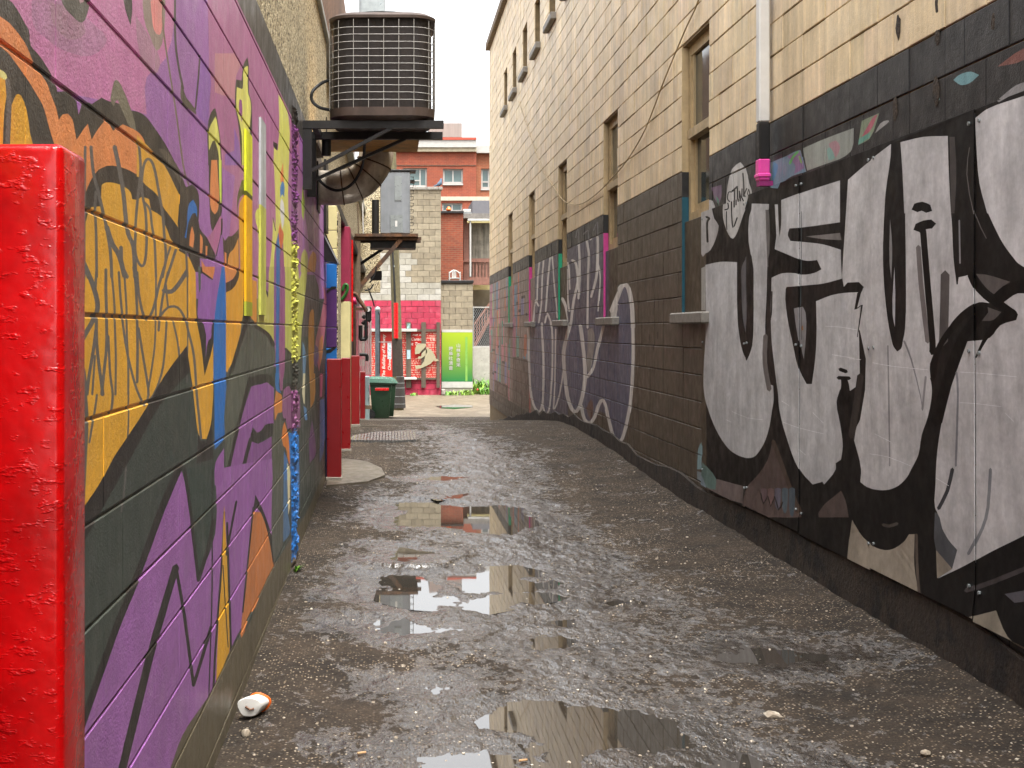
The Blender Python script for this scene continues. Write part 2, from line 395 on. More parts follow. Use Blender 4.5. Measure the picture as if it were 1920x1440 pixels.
# dark crown over the orange and yellow letter
lp.poly([(-200, -60), (18, 0), (33, 18), (48, 45), (55, 57), (58, 85), (75, 105), (95, 137), (106, 165), (107, 172), (130, 172), (138, 177), (147, 215), (153, 195), (165, 192), (172, 195), (190, 183), (205, 190), (225, 195), (235, 205), (260, 210), (275, 220), (290, 240), (310, 270), (335, 320), (345, 345), (352, 390), (350, 430), (352, 480), (330, 480), (250, 330), (118, 400), (-200, 300)], '#2b2824')
lp.poly(a1((620, 560), (640, 460), (665, 455), (700, 520), (745, 640), (765, 735), (720, 700), (660, 560), (640, 600)), '#6d6858', 2)
lp.poly([(-200, 5), (0, 30), (47, 80), (60, 110), (72, 133), (87, 155), (95, 177), (105, 203), (110, 225), (117, 215), (127, 213), (135, 223), (139, 240), (143, 262), (155, 245), (165, 232), (172, 262), (182, 245), (200, 222), (212, 245), (220, 240), (230, 233), (258, 247), (270, 262), (275, 300), (262, 330), (235, 316), (200, 311), (178, 327), (165, 350), (155, 380), (150, 395), (142, 438), (135, 413), (127, 380), (120, 355), (112, 310), (90, 240), (60, 175), (22, 108), (10, 95), (-200, 70)], OR)
lp.poly([(-200, 75), (0, 87), (10, 95), (22, 108), (38, 130), (55, 155), (67, 175), (80, 198), (92, 240), (112, 310), (118, 380), (60, 400), (-200, 400)], '#3a3733')
lp.poly([(-200, 105), (0, 130), (12, 140), (14, 160), (9, 200), (-200, 160)], '#d5d488')
lp.poly([(-200, 125), (0, 145), (10, 150), (12, 175), (8, 210), (5, 280), (-200, 280)], YE)
lp.poly([(22, 197), (30, 178), (40, 180), (50, 208), (56, 250), (62, 290), (20, 290)], YE, 2)
lp.stroke([(14, 150), (17, 200), (13, 290)], 9, GY)
# yellow letter
lp.poly([(118, 440), (142, 466), (155, 415), (172, 388), (191, 347), (200, 342), (222, 345), (233, 350), (257, 330), (257, 253), (283, 280), (305, 305), (317, 325), (330, 352), (340, 373), (344, 393), (342, 423), (336, 470), (355, 483), (365, 502), (367, 520), (369, 603), (373, 625), (383, 667), (385, 700), (392, 660), (400, 640), (400, 730), (398, 767), (395, 797), (387, 823), (377, 823), (372, 813), (367, 780), (362, 733), (357, 697), (350, 650), (307, 707), (277, 760), (233, 827), (213, 857), (187, 907), (160, 947), (118, 1003), (60, 1060), (60, 440)], YE)
lp.poly([(112, 380), (112, 470), (135, 470), (142, 462), (128, 430)], '#c98f35')
lp.poly(c6((320, 600), (370, 520), (390, 430), (440, 330), (510, 230), (600, 195), (700, 190), (790, 240), (880, 290), (960, 310), (1040, 400), (1150, 490), (1200, 560), (1240, 650), (1330, 770), (1420, 900), (1490, 1030), (1500, 1120), (1400, 1080), (1330, 1020), (1290, 920), (1250, 830), (1220, 760), (1200, 740), (1100, 680), (1080, 560), (1000, 530), (950, 570), (890, 560), (870, 480), (800, 420), (730, 390), (600, 370), (545, 400), (540, 500), (545, 640), (430, 650), (400, 690), (350, 850), (300, 920), (265, 1100), (215, 1000), (250, 950), (290, 820), (300, 690)), '#2e2924')
lp.stroke(c6((85, 240), (125, 470), (165, 700), (205, 880), (255, 1060)), 7, '#2d2b28')
lp.poly(c6((1180, 0), (1290, 150), (1380, 300), (1430, 420), (1465, 560), (1500, 520), (1460, 330), (1380, 160), (1250, 0)), '#4d463c', 2)
for pts, w in (
 (c6((360, -30), (355, 300), (350, 600), (345, 900), (345, 1440)), 5), (c6((425, -30), (450, 250), (500, 450), (540, 620), (590, 850), (640, 1150), (655, 1440)), 6),
 (c6((480, 480), (470, 700), (480, 1000), (485, 1440)), 5), (c6((690, -30), (740, 200), (790, 500), (815, 750), (840, 950), (900, 1100), (920, 1440)), 8),
 (c6((965, -60), (985, 200), (970, 400), (945, 620), (925, 900), (920, 1150), (960, 1280), (1010, 1310), (1040, 1200), (1050, 950), (1040, 700), (1000, 480), (1000, 320), (1020, 180), (1060, 110), (1110, 140), (1150, 260), (1190, 480), (1230, 720), (1250, 950), (1265, 1250), (1215, 1440)), 5),
 (c6((1030, 600), (1090, 680), (1110, 850), (1140, 1050), (1155, 1440)), 4.5), (c6((600, 880), (660, 1060), (740, 1200), (800, 1430)), 9), (c6((760, 1100), (770, 1300), (830, 1440)), 7),
 (c6((90, 980), (180, 1100), (280, 1200), (350, 1300), (400, 1440)), 9), (c6((100, 960), (200, 1150), (240, 1440)), 8),
 (c6((1320, 1100), (1270, 1250), (1230, 1440)), 4), (c6((1380, 1130), (1330, 1290), (1280, 1440)), 5), (c6((1495, 1130), (1510, 1440)), 4),
 (c7((220, 0), (260, 200), (300, 450), (320, 650), (330, 800), (310, 1000), (350, 1200), (370, 1440)), 6), (c7((345, 30), (335, 440)), 4.5),
 (c7((370, 30), (440, 200), (490, 380), (490, 500), (440, 620), (360, 760), (290, 900), (230, 1000), (215, 1130), (240, 1260)), 9),
 (c7((485, 0), (470, 250)), 5), (c7((490, 400), (485, 700), (500, 980), (560, 1440)), 6), (c7((590, 30), (590, 300), (600, 600), (600, 900), (570, 1200), (545, 1440)), 5.5),
 (c7((645, 0), (680, 350), (695, 700), (705, 1050), (700, 1440)), 4), (c7((735, 60), (755, 350), (785, 650), (830, 950), (880, 1170), (940, 1380), (1020, 1560)), 4.5),
 (c7((800, 120), (820, 450), (830, 800), (845, 1100), (845, 1440)), 4), (c7((900, 0), (925, 200), (940, 500), (950, 900), (945, 1300)), 5),
 (c7((940, 60), (960, 300), (1000, 500), (1050, 600), (1110, 510), (1150, 380), (1190, 200), (1250, 0)), 5),
 (c7((960, 690), (1010, 1000), (1070, 1380), (1060, 1500)), 4.5), (c7((1070, 1380), (1130, 1000), (1150, 700), (1155, 0)), 3.5),
 (c7((1290, 60), (1230, 350), (1200, 560), (1185, 720)), 4.5), (c7((1265, 200), (1290, 440)), 4), (c7((1240, 270), (1330, 280), (1410, 200), (1500, 60)), 8),
 (c7((1200, 560), (1290, 460), (1400, 460), (1480, 580), (1520, 740), (1580, 1000), (1610, 1400), (1640, 1700), (1660, 1930)), 4.5), (c7((1510, 100), (1510, 900), (1500, 1300)), 2.5),
 (c7((1350, 620), (1400, 850), (1420, 1050)), 3.5), (c7((1275, 620), (1255, 950), (1220, 1200), (1130, 1440), (1020, 1560)), 4),
 (c7((480, 720), (450, 950), (400, 1250), (380, 1440)), 6), (c7((470, 1000), (440, 1440)), 4), (c7((620, 780), (640, 1200), (670, 1440), (650, 1650)), 4.5),
 ([(160, 740), (163, 790), (160, 860), (156, 945)], 7), ([(182, 740), (178, 770), (168, 830)], 4), ([(241, 740), (240, 800), (234, 900), (228, 960)], 3)):
    lp.stroke(pts, w, GY, 3)
# black ground under the yellow, dark drips
lp.poly([(118, 1003), (160, 947), (187, 907), (213, 857), (233, 827), (277, 760), (307, 707), (350, 648), (356, 697), (300, 760), (255, 840), (205, 930), (150, 1030), (118, 1080)], '#25211e')
lp.poly([(372, 813), (377, 827), (387, 827), (397, 790), (400, 860), (368, 870)], '#25211e')
# letters right of it
lp.poly(z1((440, 705), (415, 715), (350, 860), (345, 1440), (520, 1440), (505, 1150), (470, 900)), '#3d3c2c')
lp.poly(z1((440, 810), (360, 970), (355, 1250), (400, 1130), (430, 1120), (470, 1250), (490, 1440), (510, 1440), (490, 1120), (460, 900)), LI)
lp.poly(z2((350, 0), (365, 700), (385, 880), (405, 920), (440, 880), (510, 720), (525, 600), (520, 0)), '#332d24')
lp.poly(z2((385, 0), (370, 400), (385, 640), (430, 700), (470, 640), (470, 200), (460, 0)), OR)
lp.poly(z2((480, 0), (490, 400), (500, 570), (516, 560), (516, 0)), '#c2d455')
lp.poly(z1((850, 45), (800, 150), (775, 350), (705, 335), (693, 430), (693, 700), (730, 900), (770, 1440), (905, 1440), (905, 700), (895, 600), (868, 500), (870, 160)), '#3b3d2c')
lp.poly(z1((845, 160), (805, 200), (790, 440), (780, 460), (715, 435), (705, 700), (745, 880), (775, 1060), (780, 1440), (900, 1440), (880, 950), (895, 700), (885, 600), (855, 500), (860, 170)), LI)
lp.poly(z1((750, 590), (740, 680), (775, 890), (785, 720), (775, 600)), '#8a3f86')
lp.poly(z1((1250, 530), (1260, 960), (1240, 1250), (1190, 1190), (1185, 1440), (1385, 1440), (1380, 830), (1320, 640)), '#cbcb68')
lp.poly(z1((1180, 1130), (1240, 1170), (1230, 1250), (1185, 1200)), BK)
lp.poly(z2((0, 220), (60, 350), (100, 330), (150, 310), (210, 400), (230, 560), (235, 880), (330, 1000), (440, 1240), (430, 1300), (240, 1260), (240, 1440), (180, 1440), (100, 1250), (60, 1150), (0, 1090)), '#332e28')
lp.poly(z2((150, 510), (100, 560), (75, 700), (70, 850), (40, 990), (60, 1010), (90, 800), (140, 690), (180, 680), (200, 740), (195, 600)), BL)
lp.poly(z2((135, 850), (165, 960), (150, 1130), (100, 1100), (110, 960)), OR)
lp.poly(z2((370, 960), (500, 720), (530, 760), (510, 960), (440, 1220), (330, 1000)), '#a8648f')
lp.stroke(z2((520, 760), (512, 960), (450, 1230)), 3, BK)
lp.poly(z2((240, 950), (270, 1000), (265, 1200), (235, 1210)), OR); lp.poly(z2((310, 1100), (335, 1110), (330, 1230), (310, 1220)), OR)
lp.poly(z2((510, 960), (530, 980), (525, 1320), (440, 1300)), '#8f5aa0')
lp.poly(z2((530, 980), (560, 1040), (600, 980), (650, 980), (740, 880), (740, 800), (745, 1440), (555, 1440)), '#453829')
lp.poly(z2((735, 1000), (740, 1440), (590, 1440), (620, 1200), (670, 1150)), '#d3923c'); lp.poly(z2((555, 1180), (580, 1200), (580, 1440), (555, 1440)), OR)
lp.poly(z2((780, 250), (740, 380), (718, 480), (720, 800), (745, 500), (800, 440), (905, 450), (905, 330)), '#4b4a20')
lp.poly(z2((800, 460), (745, 560), (742, 760), (760, 1440), (905, 1440), (905, 460)), '#e59a1c')
lp.poly(z2((990, 620), (958, 660), (950, 750), (985, 900), (985, 1440), (1085, 1440), (1085, 600)), '#cdcb62')
lp.poly(z2((1190, 0), (1210, 500), (1215, 900), (1190, 760), (1175, 740), (1170, 1000), (1130, 1440), (1440, 1440), (1450, 1090), (1400, 850), (1375, 650), (1385, 0)), '#c9c766')
lp.poly(z2((1305, 30), (1280, 150), (1275, 280), (1320, 290)), OR); lp.poly(z2((1300, 270), (1275, 340), (1275, 490), (1300, 440), (1320, 480), (1320, 300)), '#3f74ac')
lp.poly(z2((1290, 490), (1275, 540), (1275, 700), (1300, 890), (1320, 800), (1315, 560)), '#ded8dc')
lp.poly(z2((1270, 800), (1250, 920), (1265, 1080), (1280, 1180), (1310, 1050), (1310, 920), (1290, 890)), '#c5623a')
lp.poly(z2((1250, 930), (1215, 1080), (1195, 1200), (1190, 1440), (1225, 1440), (1230, 1200), (1260, 1080)), '#7d4a86'); lp.poly(z2((1250, 930), (1225, 1080), (1225, 1440), (1270, 1440), (1285, 1200), (1262, 1080)), '#2f6ba6')
lp.poly(z2((1270, 1200), (1310, 1060), (1325, 1440), (1270, 1440)), '#8f5078')
lp.stroke(z2((1178, 740), (1212, 910)), 1.6, BK)
lp.poly(z2((1390, 0), (1550, 0), (1560, 700), (1540, 1300), (1500, 1440), (1450, 1090), (1400, 850), (1375, 650)), '#8e5b86')
lp.poly(z2((1560, 300), (1590, 600), (1570, 780), (1550, 700)), '#9ab534'); lp.poly(z2((1590, 300), (1700, 300), (1700, 1150), (1640, 1180), (1620, 900), (1590, 700)), '#5b3763')
lp.poly(z2((1580, 1140), (1620, 1200), (1620, 1440), (1530, 1440), (1550, 1200)), '#a9a957'); lp.poly(z2((1650, 1250), (1690, 1170), (1730, 1210), (1720, 1440), (1620, 1440)), '#b87b30')
# middle height
lp.poly(z3((215, 0), (250, 0), (250, 300), (225, 320)), '#4b5a52'); lp.poly(z3((250, 0), (430, 0), (430, 190), (250, 90)), BK)
lp.poly(z3((310, 0), (430, 0), (420, 170), (370, 130), (270, 60), (255, -90)), '#cf7f4b')
lp.poly(z3((195, 690), (240, 900), (300, 1400), (405, 1020), (420, 700), (230, 300)), '#2a2622')
lp.poly(z3((260, 80), (400, 180), (440, 0), (510, 0), (480, 250), (450, 450), (420, 700), (395, 760), (380, 920), (350, 950), (315, 1190), (290, 740), (220, 670), (215, 470), (230, 330), (260, 260)), '#8d5aa1')
lp.poly(z3((575, 320), (740, 120), (745, 60), (810, 60), (800, 400), (790, 700), (760, 850), (720, 1000), (660, 1220), (590, 1360), (575, 1340)), '#dc982c')
lp.poly(z3((560, 0), (740, 0), (690, 130), (570, 210)), '#cf8448')
lp.poly(z3((570, 210), (660, 160), (740, 0), (748, 60), (730, 170), (650, 290), (575, 330)), '#3b2f24')
lp.poly(z3((520, 0), (555, 0), (570, 300), (575, 1440), (415, 1440), (425, 700), (450, 450), (490, 200)), BL)
lp.poly(z3((915, 170), (970, 190), (970, 740), (890, 640)), '#c88735')
lp.poly(z3((985, 0), (1190, 0), (1190, 1010), (1120, 870), (980, 770)), '#b5b05a'); lp.poly(z3((1080, 0), (1130, 0), (1115, 400), (1080, 320)), '#86507e'); lp.poly(z3((1080, 290), (1115, 330), (1110, 400)), BK)
lp.poly(z3((1190, 0), (1222, 0), (1215, 1290), (1190, 1290)), '#7a4a86'); lp.poly(z3((1222, 0), (1270, 0), (1258, 800), (1255, 1440), (1215, 1440)), '#2263a0'); lp.poly(z3((1270, 0), (1330, 0), (1330, 1290), (1310, 1440), (1255, 1440), (1258, 800)), '#8a4f78')
lp.poly(z3((1335, 0), (1500, 0), (1520, 170), (1560, 0), (1620, 0), (1610, 200), (1580, 500), (1550, 760), (1530, 1180), (1470, 1200), (1410, 1140), (1350, 1040), (1335, 1050)), '#b3b658')
lp.poly(z3((790, 640), (880, 640), (960, 750), (1100, 850), (1190, 1000), (1195, 1290), (1110, 1440), (580, 1440), (590, 1360), (660, 1220), (740, 980), (770, 760)), '#4b4e46')
lp.stroke(z3((850, 650), (780, 900), (715, 1100), (630, 1400)), 7, '#26221f'); lp.stroke(z3((960, 770), (1110, 870), (1185, 1010)), 7, '#2b2723')
lp.poly(z3((1340, 1050), (1430, 1140), (1480, 1220), (1480, 1440), (1320, 1440)), '#3c4038'); lp.stroke(z3((1340, 1055), (1430, 1150), (1475, 1220)), 4, BK)
lp.poly(z3((1620, 100), (1720, 110), (1770, 300), (1760, 600), (1720, 900), (1640, 900), (1560, 900), (1580, 480)), '#4d4848')
lp.poly(z3((1690, 550), (1650, 600), (1635, 900), (1650, 1440), (1700, 1440), (1710, 1000), (1705, 600)), '#c08528', 2)
lp.poly(z3((1790, 240), (1830, 300), (1780, 700), (1720, 1000), (1770, 1350), (1800, 1200), (1850, 800), (1850, 300)), '#b56a7c'); lp.poly(z3((1720, 1000), (1760, 1050), (1740, 1300), (1710, 1250)), '#6b4a86')
lp.poly(z3((1780, 930), (1820, 880), (1820, 1100), (1780, 1280)), '#c98243'); lp.poly(z3((1560, 960), (1600, 1100), (1590, 1440), (1560, 1440)), '#5b7fa0')
# lower letters
lp.poly(z4((420, 0), (570, 0), (560, 820), (430, 980)), BL)
lp.poly(z4((640, 0), (870, 60), (820, 250), (740, 560), (680, 800), (600, 1200), (575, 1290), (575, 200)), '#50544a')
lp.poly(z4((900, 170), (1100, 115), (1190, 190), (1185, 650), (1100, 660), (1050, 740), (970, 760), (915, 690), (870, 900), (780, 1180), (735, 1370), (590, 1440), (620, 1200), (720, 820), (800, 480)), '#85528f')
lp.poly(z4((990, 900), (1160, 810), (1165, 1440), (790, 1440), (850, 1100), (910, 880)), '#7c4c85')
lp.poly(z4((915, 690), (970, 770), (1030, 730), (1080, 660), (1180, 640), (1180, 800), (1060, 850), (990, 910), (880, 860)), '#2b2824')
lp.poly(z4((870, 60), (1000, 15), (1110, 5), (1195, 90), (1190, 190), (1100, 110), (1010, 145), (960, 140), (880, 180)), '#2b2824')
lp.stroke(z4((880, 60), (800, 400), (710, 760), (590, 1290)), 6, '#28241f'); lp.stroke(z4((895, 840), (830, 1080), (750, 1440)), 6.5, '#28241f')
lp.poly(z4((1210, 0), (1260, 0), (1260, 200), (1280, 250), (1230, 240), (1210, 180)), '#1f68a8'); lp.poly(z4((1260, 0), (1310, 0), (1300, 220), (1270, 220)), '#8a4f78')
lp.poly(z4((1215, 220), (1290, 280), (1300, 480), (1200, 610), (1195, 400)), '#c27c36'); lp.poly(z4((1240, 510), (1290, 500), (1310, 600), (1310, 1440), (1170, 1440), (1190, 650)), '#4e5044')
lp.poly(z4((1315, 200), (1380, 160), (1430, 240), (1525, 270), (1530, 700), (1440, 690), (1370, 720), (1340, 600), (1310, 560)), '#7f4e75'); lp.stroke(z4((1310, 200), (1380, 130), (1440, 220), (1520, 260)), 4, BK)
lp.poly(z4((1330, 620), (1365, 760), (1395, 1000), (1400, 1200), (1370, 1120), (1340, 960), (1310, 930), (1305, 700)), '#c8742c'); lp.stroke(z4((1310, 600), (1340, 590)), 4, BK)
lp.poly(z4((1380, 760), (1510, 790), (1520, 1440), (1410, 1440)), '#2a6cb0'); lp.stroke(z4((1380, 730), (1440, 710), (1510, 760)), 5, BK)
lp.poly(z4((1320, 1000), (1370, 1130), (1360, 1440), (1315, 1440)), '#3a6ca4'); lp.poly(z4((1360, 1150), (1390, 1200), (1400, 1440), (1365, 1440)), '#d8cfa8')
lp.poly(z4((1650, 0), (1720, 0), (1710, 350), (1660, 450)), '#c08528'); lp.poly(z4((1570, 420), (1610, 450), (1620, 600), (1590, 600)), '#4f7fb0'); lp.poly(z4((1680, 600), (1720, 850), (1720, 1060), (1650, 1150), (1645, 850)), '#6d3f78')
lp.poly(z4((1780, 0), (1820, 0), (1810, 300), (1780, 300)), '#a55070'); lp.poly(z4((1780, 350), (1840, 320), (1830, 1000), (1780, 1150)), '#3f5c86'); lp.poly(z4((1565, 0), (1595, 0), (1585, 400), (1570, 380)), '#cfc8a6')
# the violet zigzag at the bottom
lp.poly([(337, 873), (303, 960), (255, 1090), (222, 1170), (190, 1260), (160, 1350), (130, 1440), (60, 1640), (300, 1640), (335, 1440), (350, 1390), (395, 1300), (440, 1200), (500, 1080), (512, 1020), (510, 860), (404, 880), (404, 1000), (372, 1090), (345, 900)], '#8f5b9b')
lp.poly([(345, 880), (358, 960), (371, 1090), (398, 1000), (403, 870)], '#34423b')
lp.poly(z4((550, 960), (545, 1440), (430, 1440), (440, 1150)), '#8a5596')
lp.stroke([(338, 872), (303, 955), (255, 1085), (222, 1165), (190, 1255), (150, 1370), (70, 1600)], 13, '#1f1c1a', 3)
lp.stroke([(346, 880), (358, 965), (372, 1088)], 6, '#1f1c1a', 2); lp.stroke([(372, 1088), (390, 1030), (401, 975)], 7, '#1f1c1a', 2)
lp.stroke([(330, 1063), (292, 1190), (262, 1310), (215, 1500)], 13, '#1f1c1a', 2, 16); lp.stroke([(330, 1063), (345, 1150), (357, 1240), (363, 1285)], 6, '#1f1c1a', 2); lp.stroke([(363, 1285), (380, 1230), (396, 1175)], 6, '#1f1c1a', 2)
lp.stroke([(398, 880), (398, 1100), (395, 1200), (390, 1350)], 2.6, '#1f1c1a', 2); lp.stroke([(421, 960), (416, 1060), (403, 1230), (398, 1350)], 4, '#1f1c1a', 2)
lp.poly(a3((1262, -40), (1270, 100), (1285, 400), (1295, 700), (1290, 780), (1275, 850), (1250, 940), (1215, 975), (1230, 600), (1250, 340), (1255, 100)), '#d89c22')
lp.stroke(a3((1278, 60), (1288, 400), (1297, 700), (1300, 950)), 4, '#1f1c1a', 2); lp.stroke(a3((1255, 300), (1270, 560), (1283, 760)), 2, '#1f1c1a', 2); lp.stroke(a3((1330, -60), (1290, 150), (1275, 240)), 4, '#1f1c1a', 2)
lp.poly(a3((1420, 0), (1470, 0), (1525, 130), (1540, 300), (1500, 400), (1450, 520), (1400, 590), (1360, 760), (1355, 690), (1370, 500), (1395, 250)), '#b9703c')
lp.poly(z5((950, 190), (1010, 300), (1100, 520), (1160, 720), (1195, 980), (1180, 1100), (1130, 780), (1020, 420), (960, 350), (915, 480)), '#221f1c'); lp.stroke(z5((925, 350), (880, 800), (815, 1440), (790, 1700)), 3, '#221f1c', 2)
lp.poly(z5((1170, 0), (1310, 0), (1310, 720), (1300, 830), (1190, 1060), (1160, 720)), '#50524a'); lp.poly(z5((1315, 0), (1365, 0), (1370, 430), (1390, 700), (1310, 800)), '#4a6a8c'); lp.poly(z5((1365, 0), (1395, 0), (1395, 330), (1375, 450)), '#d2c8a4'); lp.poly(z5((1410, 0), (1520, 0), (1500, 500), (1420, 700)), '#3f6ea6')
# bare dirty foot of the wall and the dark capping course
lp.poly([(515, 1060), (500, 1085), (453, 1195), (440, 1205), (403, 1288), (383, 1317), (343, 1377), (320, 1440), (240, 1640), (400, 1640), (640, 960), (640, 850), (612, 880), (575, 960), (545, 1010)], '#57503f')
lp.rect_uv(1.2, 14, EYE+1.245, EYE+1.6, '#45423e')
for i_, h_ in enumerate(lp.sh): lp.sh[i_] = h_[:2]+(np.minimum(h_[2]*np.where(h_[2].max() > .06, 1.3, 1.0), .85),)+h_[3:]      # paint colours brightened in place of the light this wall lacks
lp.prep()
L0, L1 = 1.6, 12.46
joints = [.029+.2*k for k in range(-1, 16)]           # bed joints, z
mw = empty('mural_wall', (-DL-.1, 7.2, 0), 'long concrete block wall covered in a purple, yellow and black graffiti mural', 'wall')
def vis(u0, u1, v0, v1, wall):                         # size of a block in the photograph
    q = wall.px([(u0, v0), (u1, v0), (u1, v1), (u0, v1)])
    if q[:, 0].max() < 0 or q[:, 0].min() > 1920 or q[:, 1].max() < 0 or q[:, 1].min() > 1440: return 0
    x, y = np.clip(q[:, 0], 0, 1920), np.clip(q[:, 1], 0, 1440); return abs(np.dot(x, np.roll(y, 1))-np.dot(y, np.roll(x, 1)))/2
blocks = []; GAPH, GAPV, BEV = .0075, 0, .0025
TOPL = EYE+1.44
for r, (j0, j1) in enumerate(zip(joints, joints[1:])):
    j0, j1 = max(j0, -.12), min(j1, TOPL)
    if j1-j0 < .03: continue
    u = L0-(.2 if r % 2 else 0)
    while u < L1:
        b0, b1 = max(u, L0), min(u+.4, L1); u += .4
        if b1-b0 > .03: blocks.append((b0+GAPV/2, b1-GAPV/2, j0+GAPH/2, j1-GAPH/2))
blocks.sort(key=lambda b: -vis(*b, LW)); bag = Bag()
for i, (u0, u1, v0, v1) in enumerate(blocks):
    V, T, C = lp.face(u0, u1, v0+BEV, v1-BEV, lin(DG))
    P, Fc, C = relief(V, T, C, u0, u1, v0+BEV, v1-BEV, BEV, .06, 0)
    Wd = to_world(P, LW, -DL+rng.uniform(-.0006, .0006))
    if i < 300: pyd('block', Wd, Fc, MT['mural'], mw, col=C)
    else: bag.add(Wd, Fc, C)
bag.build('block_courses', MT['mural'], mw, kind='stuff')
bag = Bag()
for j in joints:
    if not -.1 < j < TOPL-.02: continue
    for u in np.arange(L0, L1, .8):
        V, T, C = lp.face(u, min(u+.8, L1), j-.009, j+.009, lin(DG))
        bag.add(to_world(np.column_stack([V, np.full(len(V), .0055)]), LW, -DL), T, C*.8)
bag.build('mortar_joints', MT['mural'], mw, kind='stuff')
MB().box(-DL-.26, -DL-.012, -6, L1, -.15, TOPL-.006).build('wall_core', MT['conc'], mw)
# rough sprayed strip that runs down the wall
ny, nz = 12, 620; zs = np.linspace(-.02, 2.72, nz); ys = np.linspace(8.06, 8.56, ny)
G = np.array([[(-DL-.004+(.006+.022*vnoise(np.array([y*34.]), np.array([z*95.]), 3)[0]*vnoise(np.array([y*11.]), np.array([z*30.]), 5)[0]*1.6)*(math.sin(math.pi*j/(ny-1))**.6), y+.02*math.sin(z*6), z) for j, y in enumerate(ys)] for z in zs]).reshape(-1, 3)
fq = [(i*ny+j, i*ny+j+1, (i+1)*ny+j+1, (i+1)*ny+j) for i in range(nz-1) for j in range(ny-1)]
def strip_col(z):
    py = VY-(z-EYE)*F/8.3
    return lin(BK if py < 240 else '#7c3f80' if py < 458 else '#c6c754' if py < 676 else '#33362f' if py < 732 else '#7d4672' if py < 806 else '#1f6cb8' if py < 1040 else '#4a4034')
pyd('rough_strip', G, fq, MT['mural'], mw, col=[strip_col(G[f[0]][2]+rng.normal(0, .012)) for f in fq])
# red painted post in front of the wall
P0 = at(118, 268, 1.95)
rp = bmesh.new(); bmesh.ops.create_cube(rp, size=1)
for v in rp.verts: v.co = Vector((-DL+.003+(v.co.x+.5)*(P0.x+DL-.003) if v.co.x > 0 else -DL+.001, 1.95+(v.co.y+.5)*.15, -.08+(v.co.z+.5)*(P0.z+.08)))
bmesh.ops.bevel(rp, geom=list(rp.edges), offset=.012, segments=3, affect='EDGES', profile=.5)
mb = MB(); mb.merge(rp); mb.build('red_post', MT['redpaint'], smooth=True, label='thick glossy red post with blistered paint against the mural wall', cat='post')
# sign plate edge-on, strips of trunking on the wall
Yp = .58*F/(733-127); sg = empty('sign_plate', (-DL+.004, Yp, at(0, 870, Yp).z), 'small silver metal notice plate screwed to the yellow part of the mural', 'sign')
q0, q1 = DL*F/(733-112), DL*F/(733-136); za, zb = at(0, 872, q0).z, at(0, 598, q0).z
MB().box(-DL+.001, -DL+.006, q0, q1, za, zb, .001).build('plate', MT['galv'], sg)
for zz in (za+.03, zb-.04): MB().cyl((-DL+.005, q1-.025, zz), (-DL+.010, q1-.025, zz), .006, n=8).build('screw', MT['black'], sg)
MB().box(-DL+.006, -DL+.0065, q0+.05, q1-.05, zb-.115, zb-.10).build('printed_mark', MT['redplastic'], sg)
for k in range(6): MB().box(-DL+.006, -DL+.0065, q0+.03, q1-.03-.006*(k % 3), za+.03+.02*k, za+.036+.02*k).build('text_line', MT['black'], sg)
def trunk(x0, x1, ys_, cs, name, label, proud=.010):
    u0, u1 = DL*F/(733-x0), DL*F/(733-x1); bag = Bag()
    for k in range(len(cs)):
        za, zb = at(0, ys_[k+1], u0).z, at(0, ys_[k], u0).z; d = proud
        V = np.array([(-DL+.001, u0, za), (-DL+.001, u1, za), (-DL+.001, u1, zb), (-DL+.001, u0, zb), (-DL+d, u0+.006, za), (-DL+d, u1-.006, za), (-DL+d, u1-.006, zb), (-DL+d, u0+.006, zb)])
        bag.add(V, [(4, 5, 6, 7), (0, 4, 7, 3), (1, 2, 6, 5), (0, 1, 5, 4), (3, 7, 6, 2)], [lin(cs[k])]*5)
    return bag.build(name, MT['sheet'], None, label=label, cat='conduit')
trunk(457, 469, [241, 357, 366, 565, 592], ['#d8dc3c', '#565a22', '#e7b02a', '#a9b040'], 'cable_trunking', 'flat yellow painted strip of cable trunking on the mural')
trunk(485, 495, [219, 383, 590], ['#b9bdbf', '#c6c862'], 'cable_trunking', 'flat pale grey strip of cable trunking turning lime at its foot')
# ---------------------------------------------------------------- right: tan block building with painted lower half
def r1(*p): return Z(1300, 260, 6, *p)
def r2(*p): return Z(1600, 160, 6, *p)
def r3(*p): return Z(1600, 400, 6, *p)
def r4(*p): return Z(1600, 640, 6, *p)
def r5(*p): return Z(1600, 880, 4.234, *p)
def r6(*p): return Z(1300, 480, 6, *p)
def r7(*p): return Z(1300, 720, 6, *p)
def k4(*p): return Z(900, 560, 4.3636, *p)
def k8(*p): return Z(910, 380, 6.4, *p)
TAN, BRN, BLK, SLT, WHT = '#dfc8a2', '#51483b', '#252321', '#5c5c6e', '#c6c2bc'
rp_ = Paint(RW)
BT = EYE+1.258                                    # top of the painted zone
wins = [(10.1+4.08*k, 11.05+4.08*k) for k in range(5)]
rp_.rect_uv(3, 34, -1, BT, BRN)
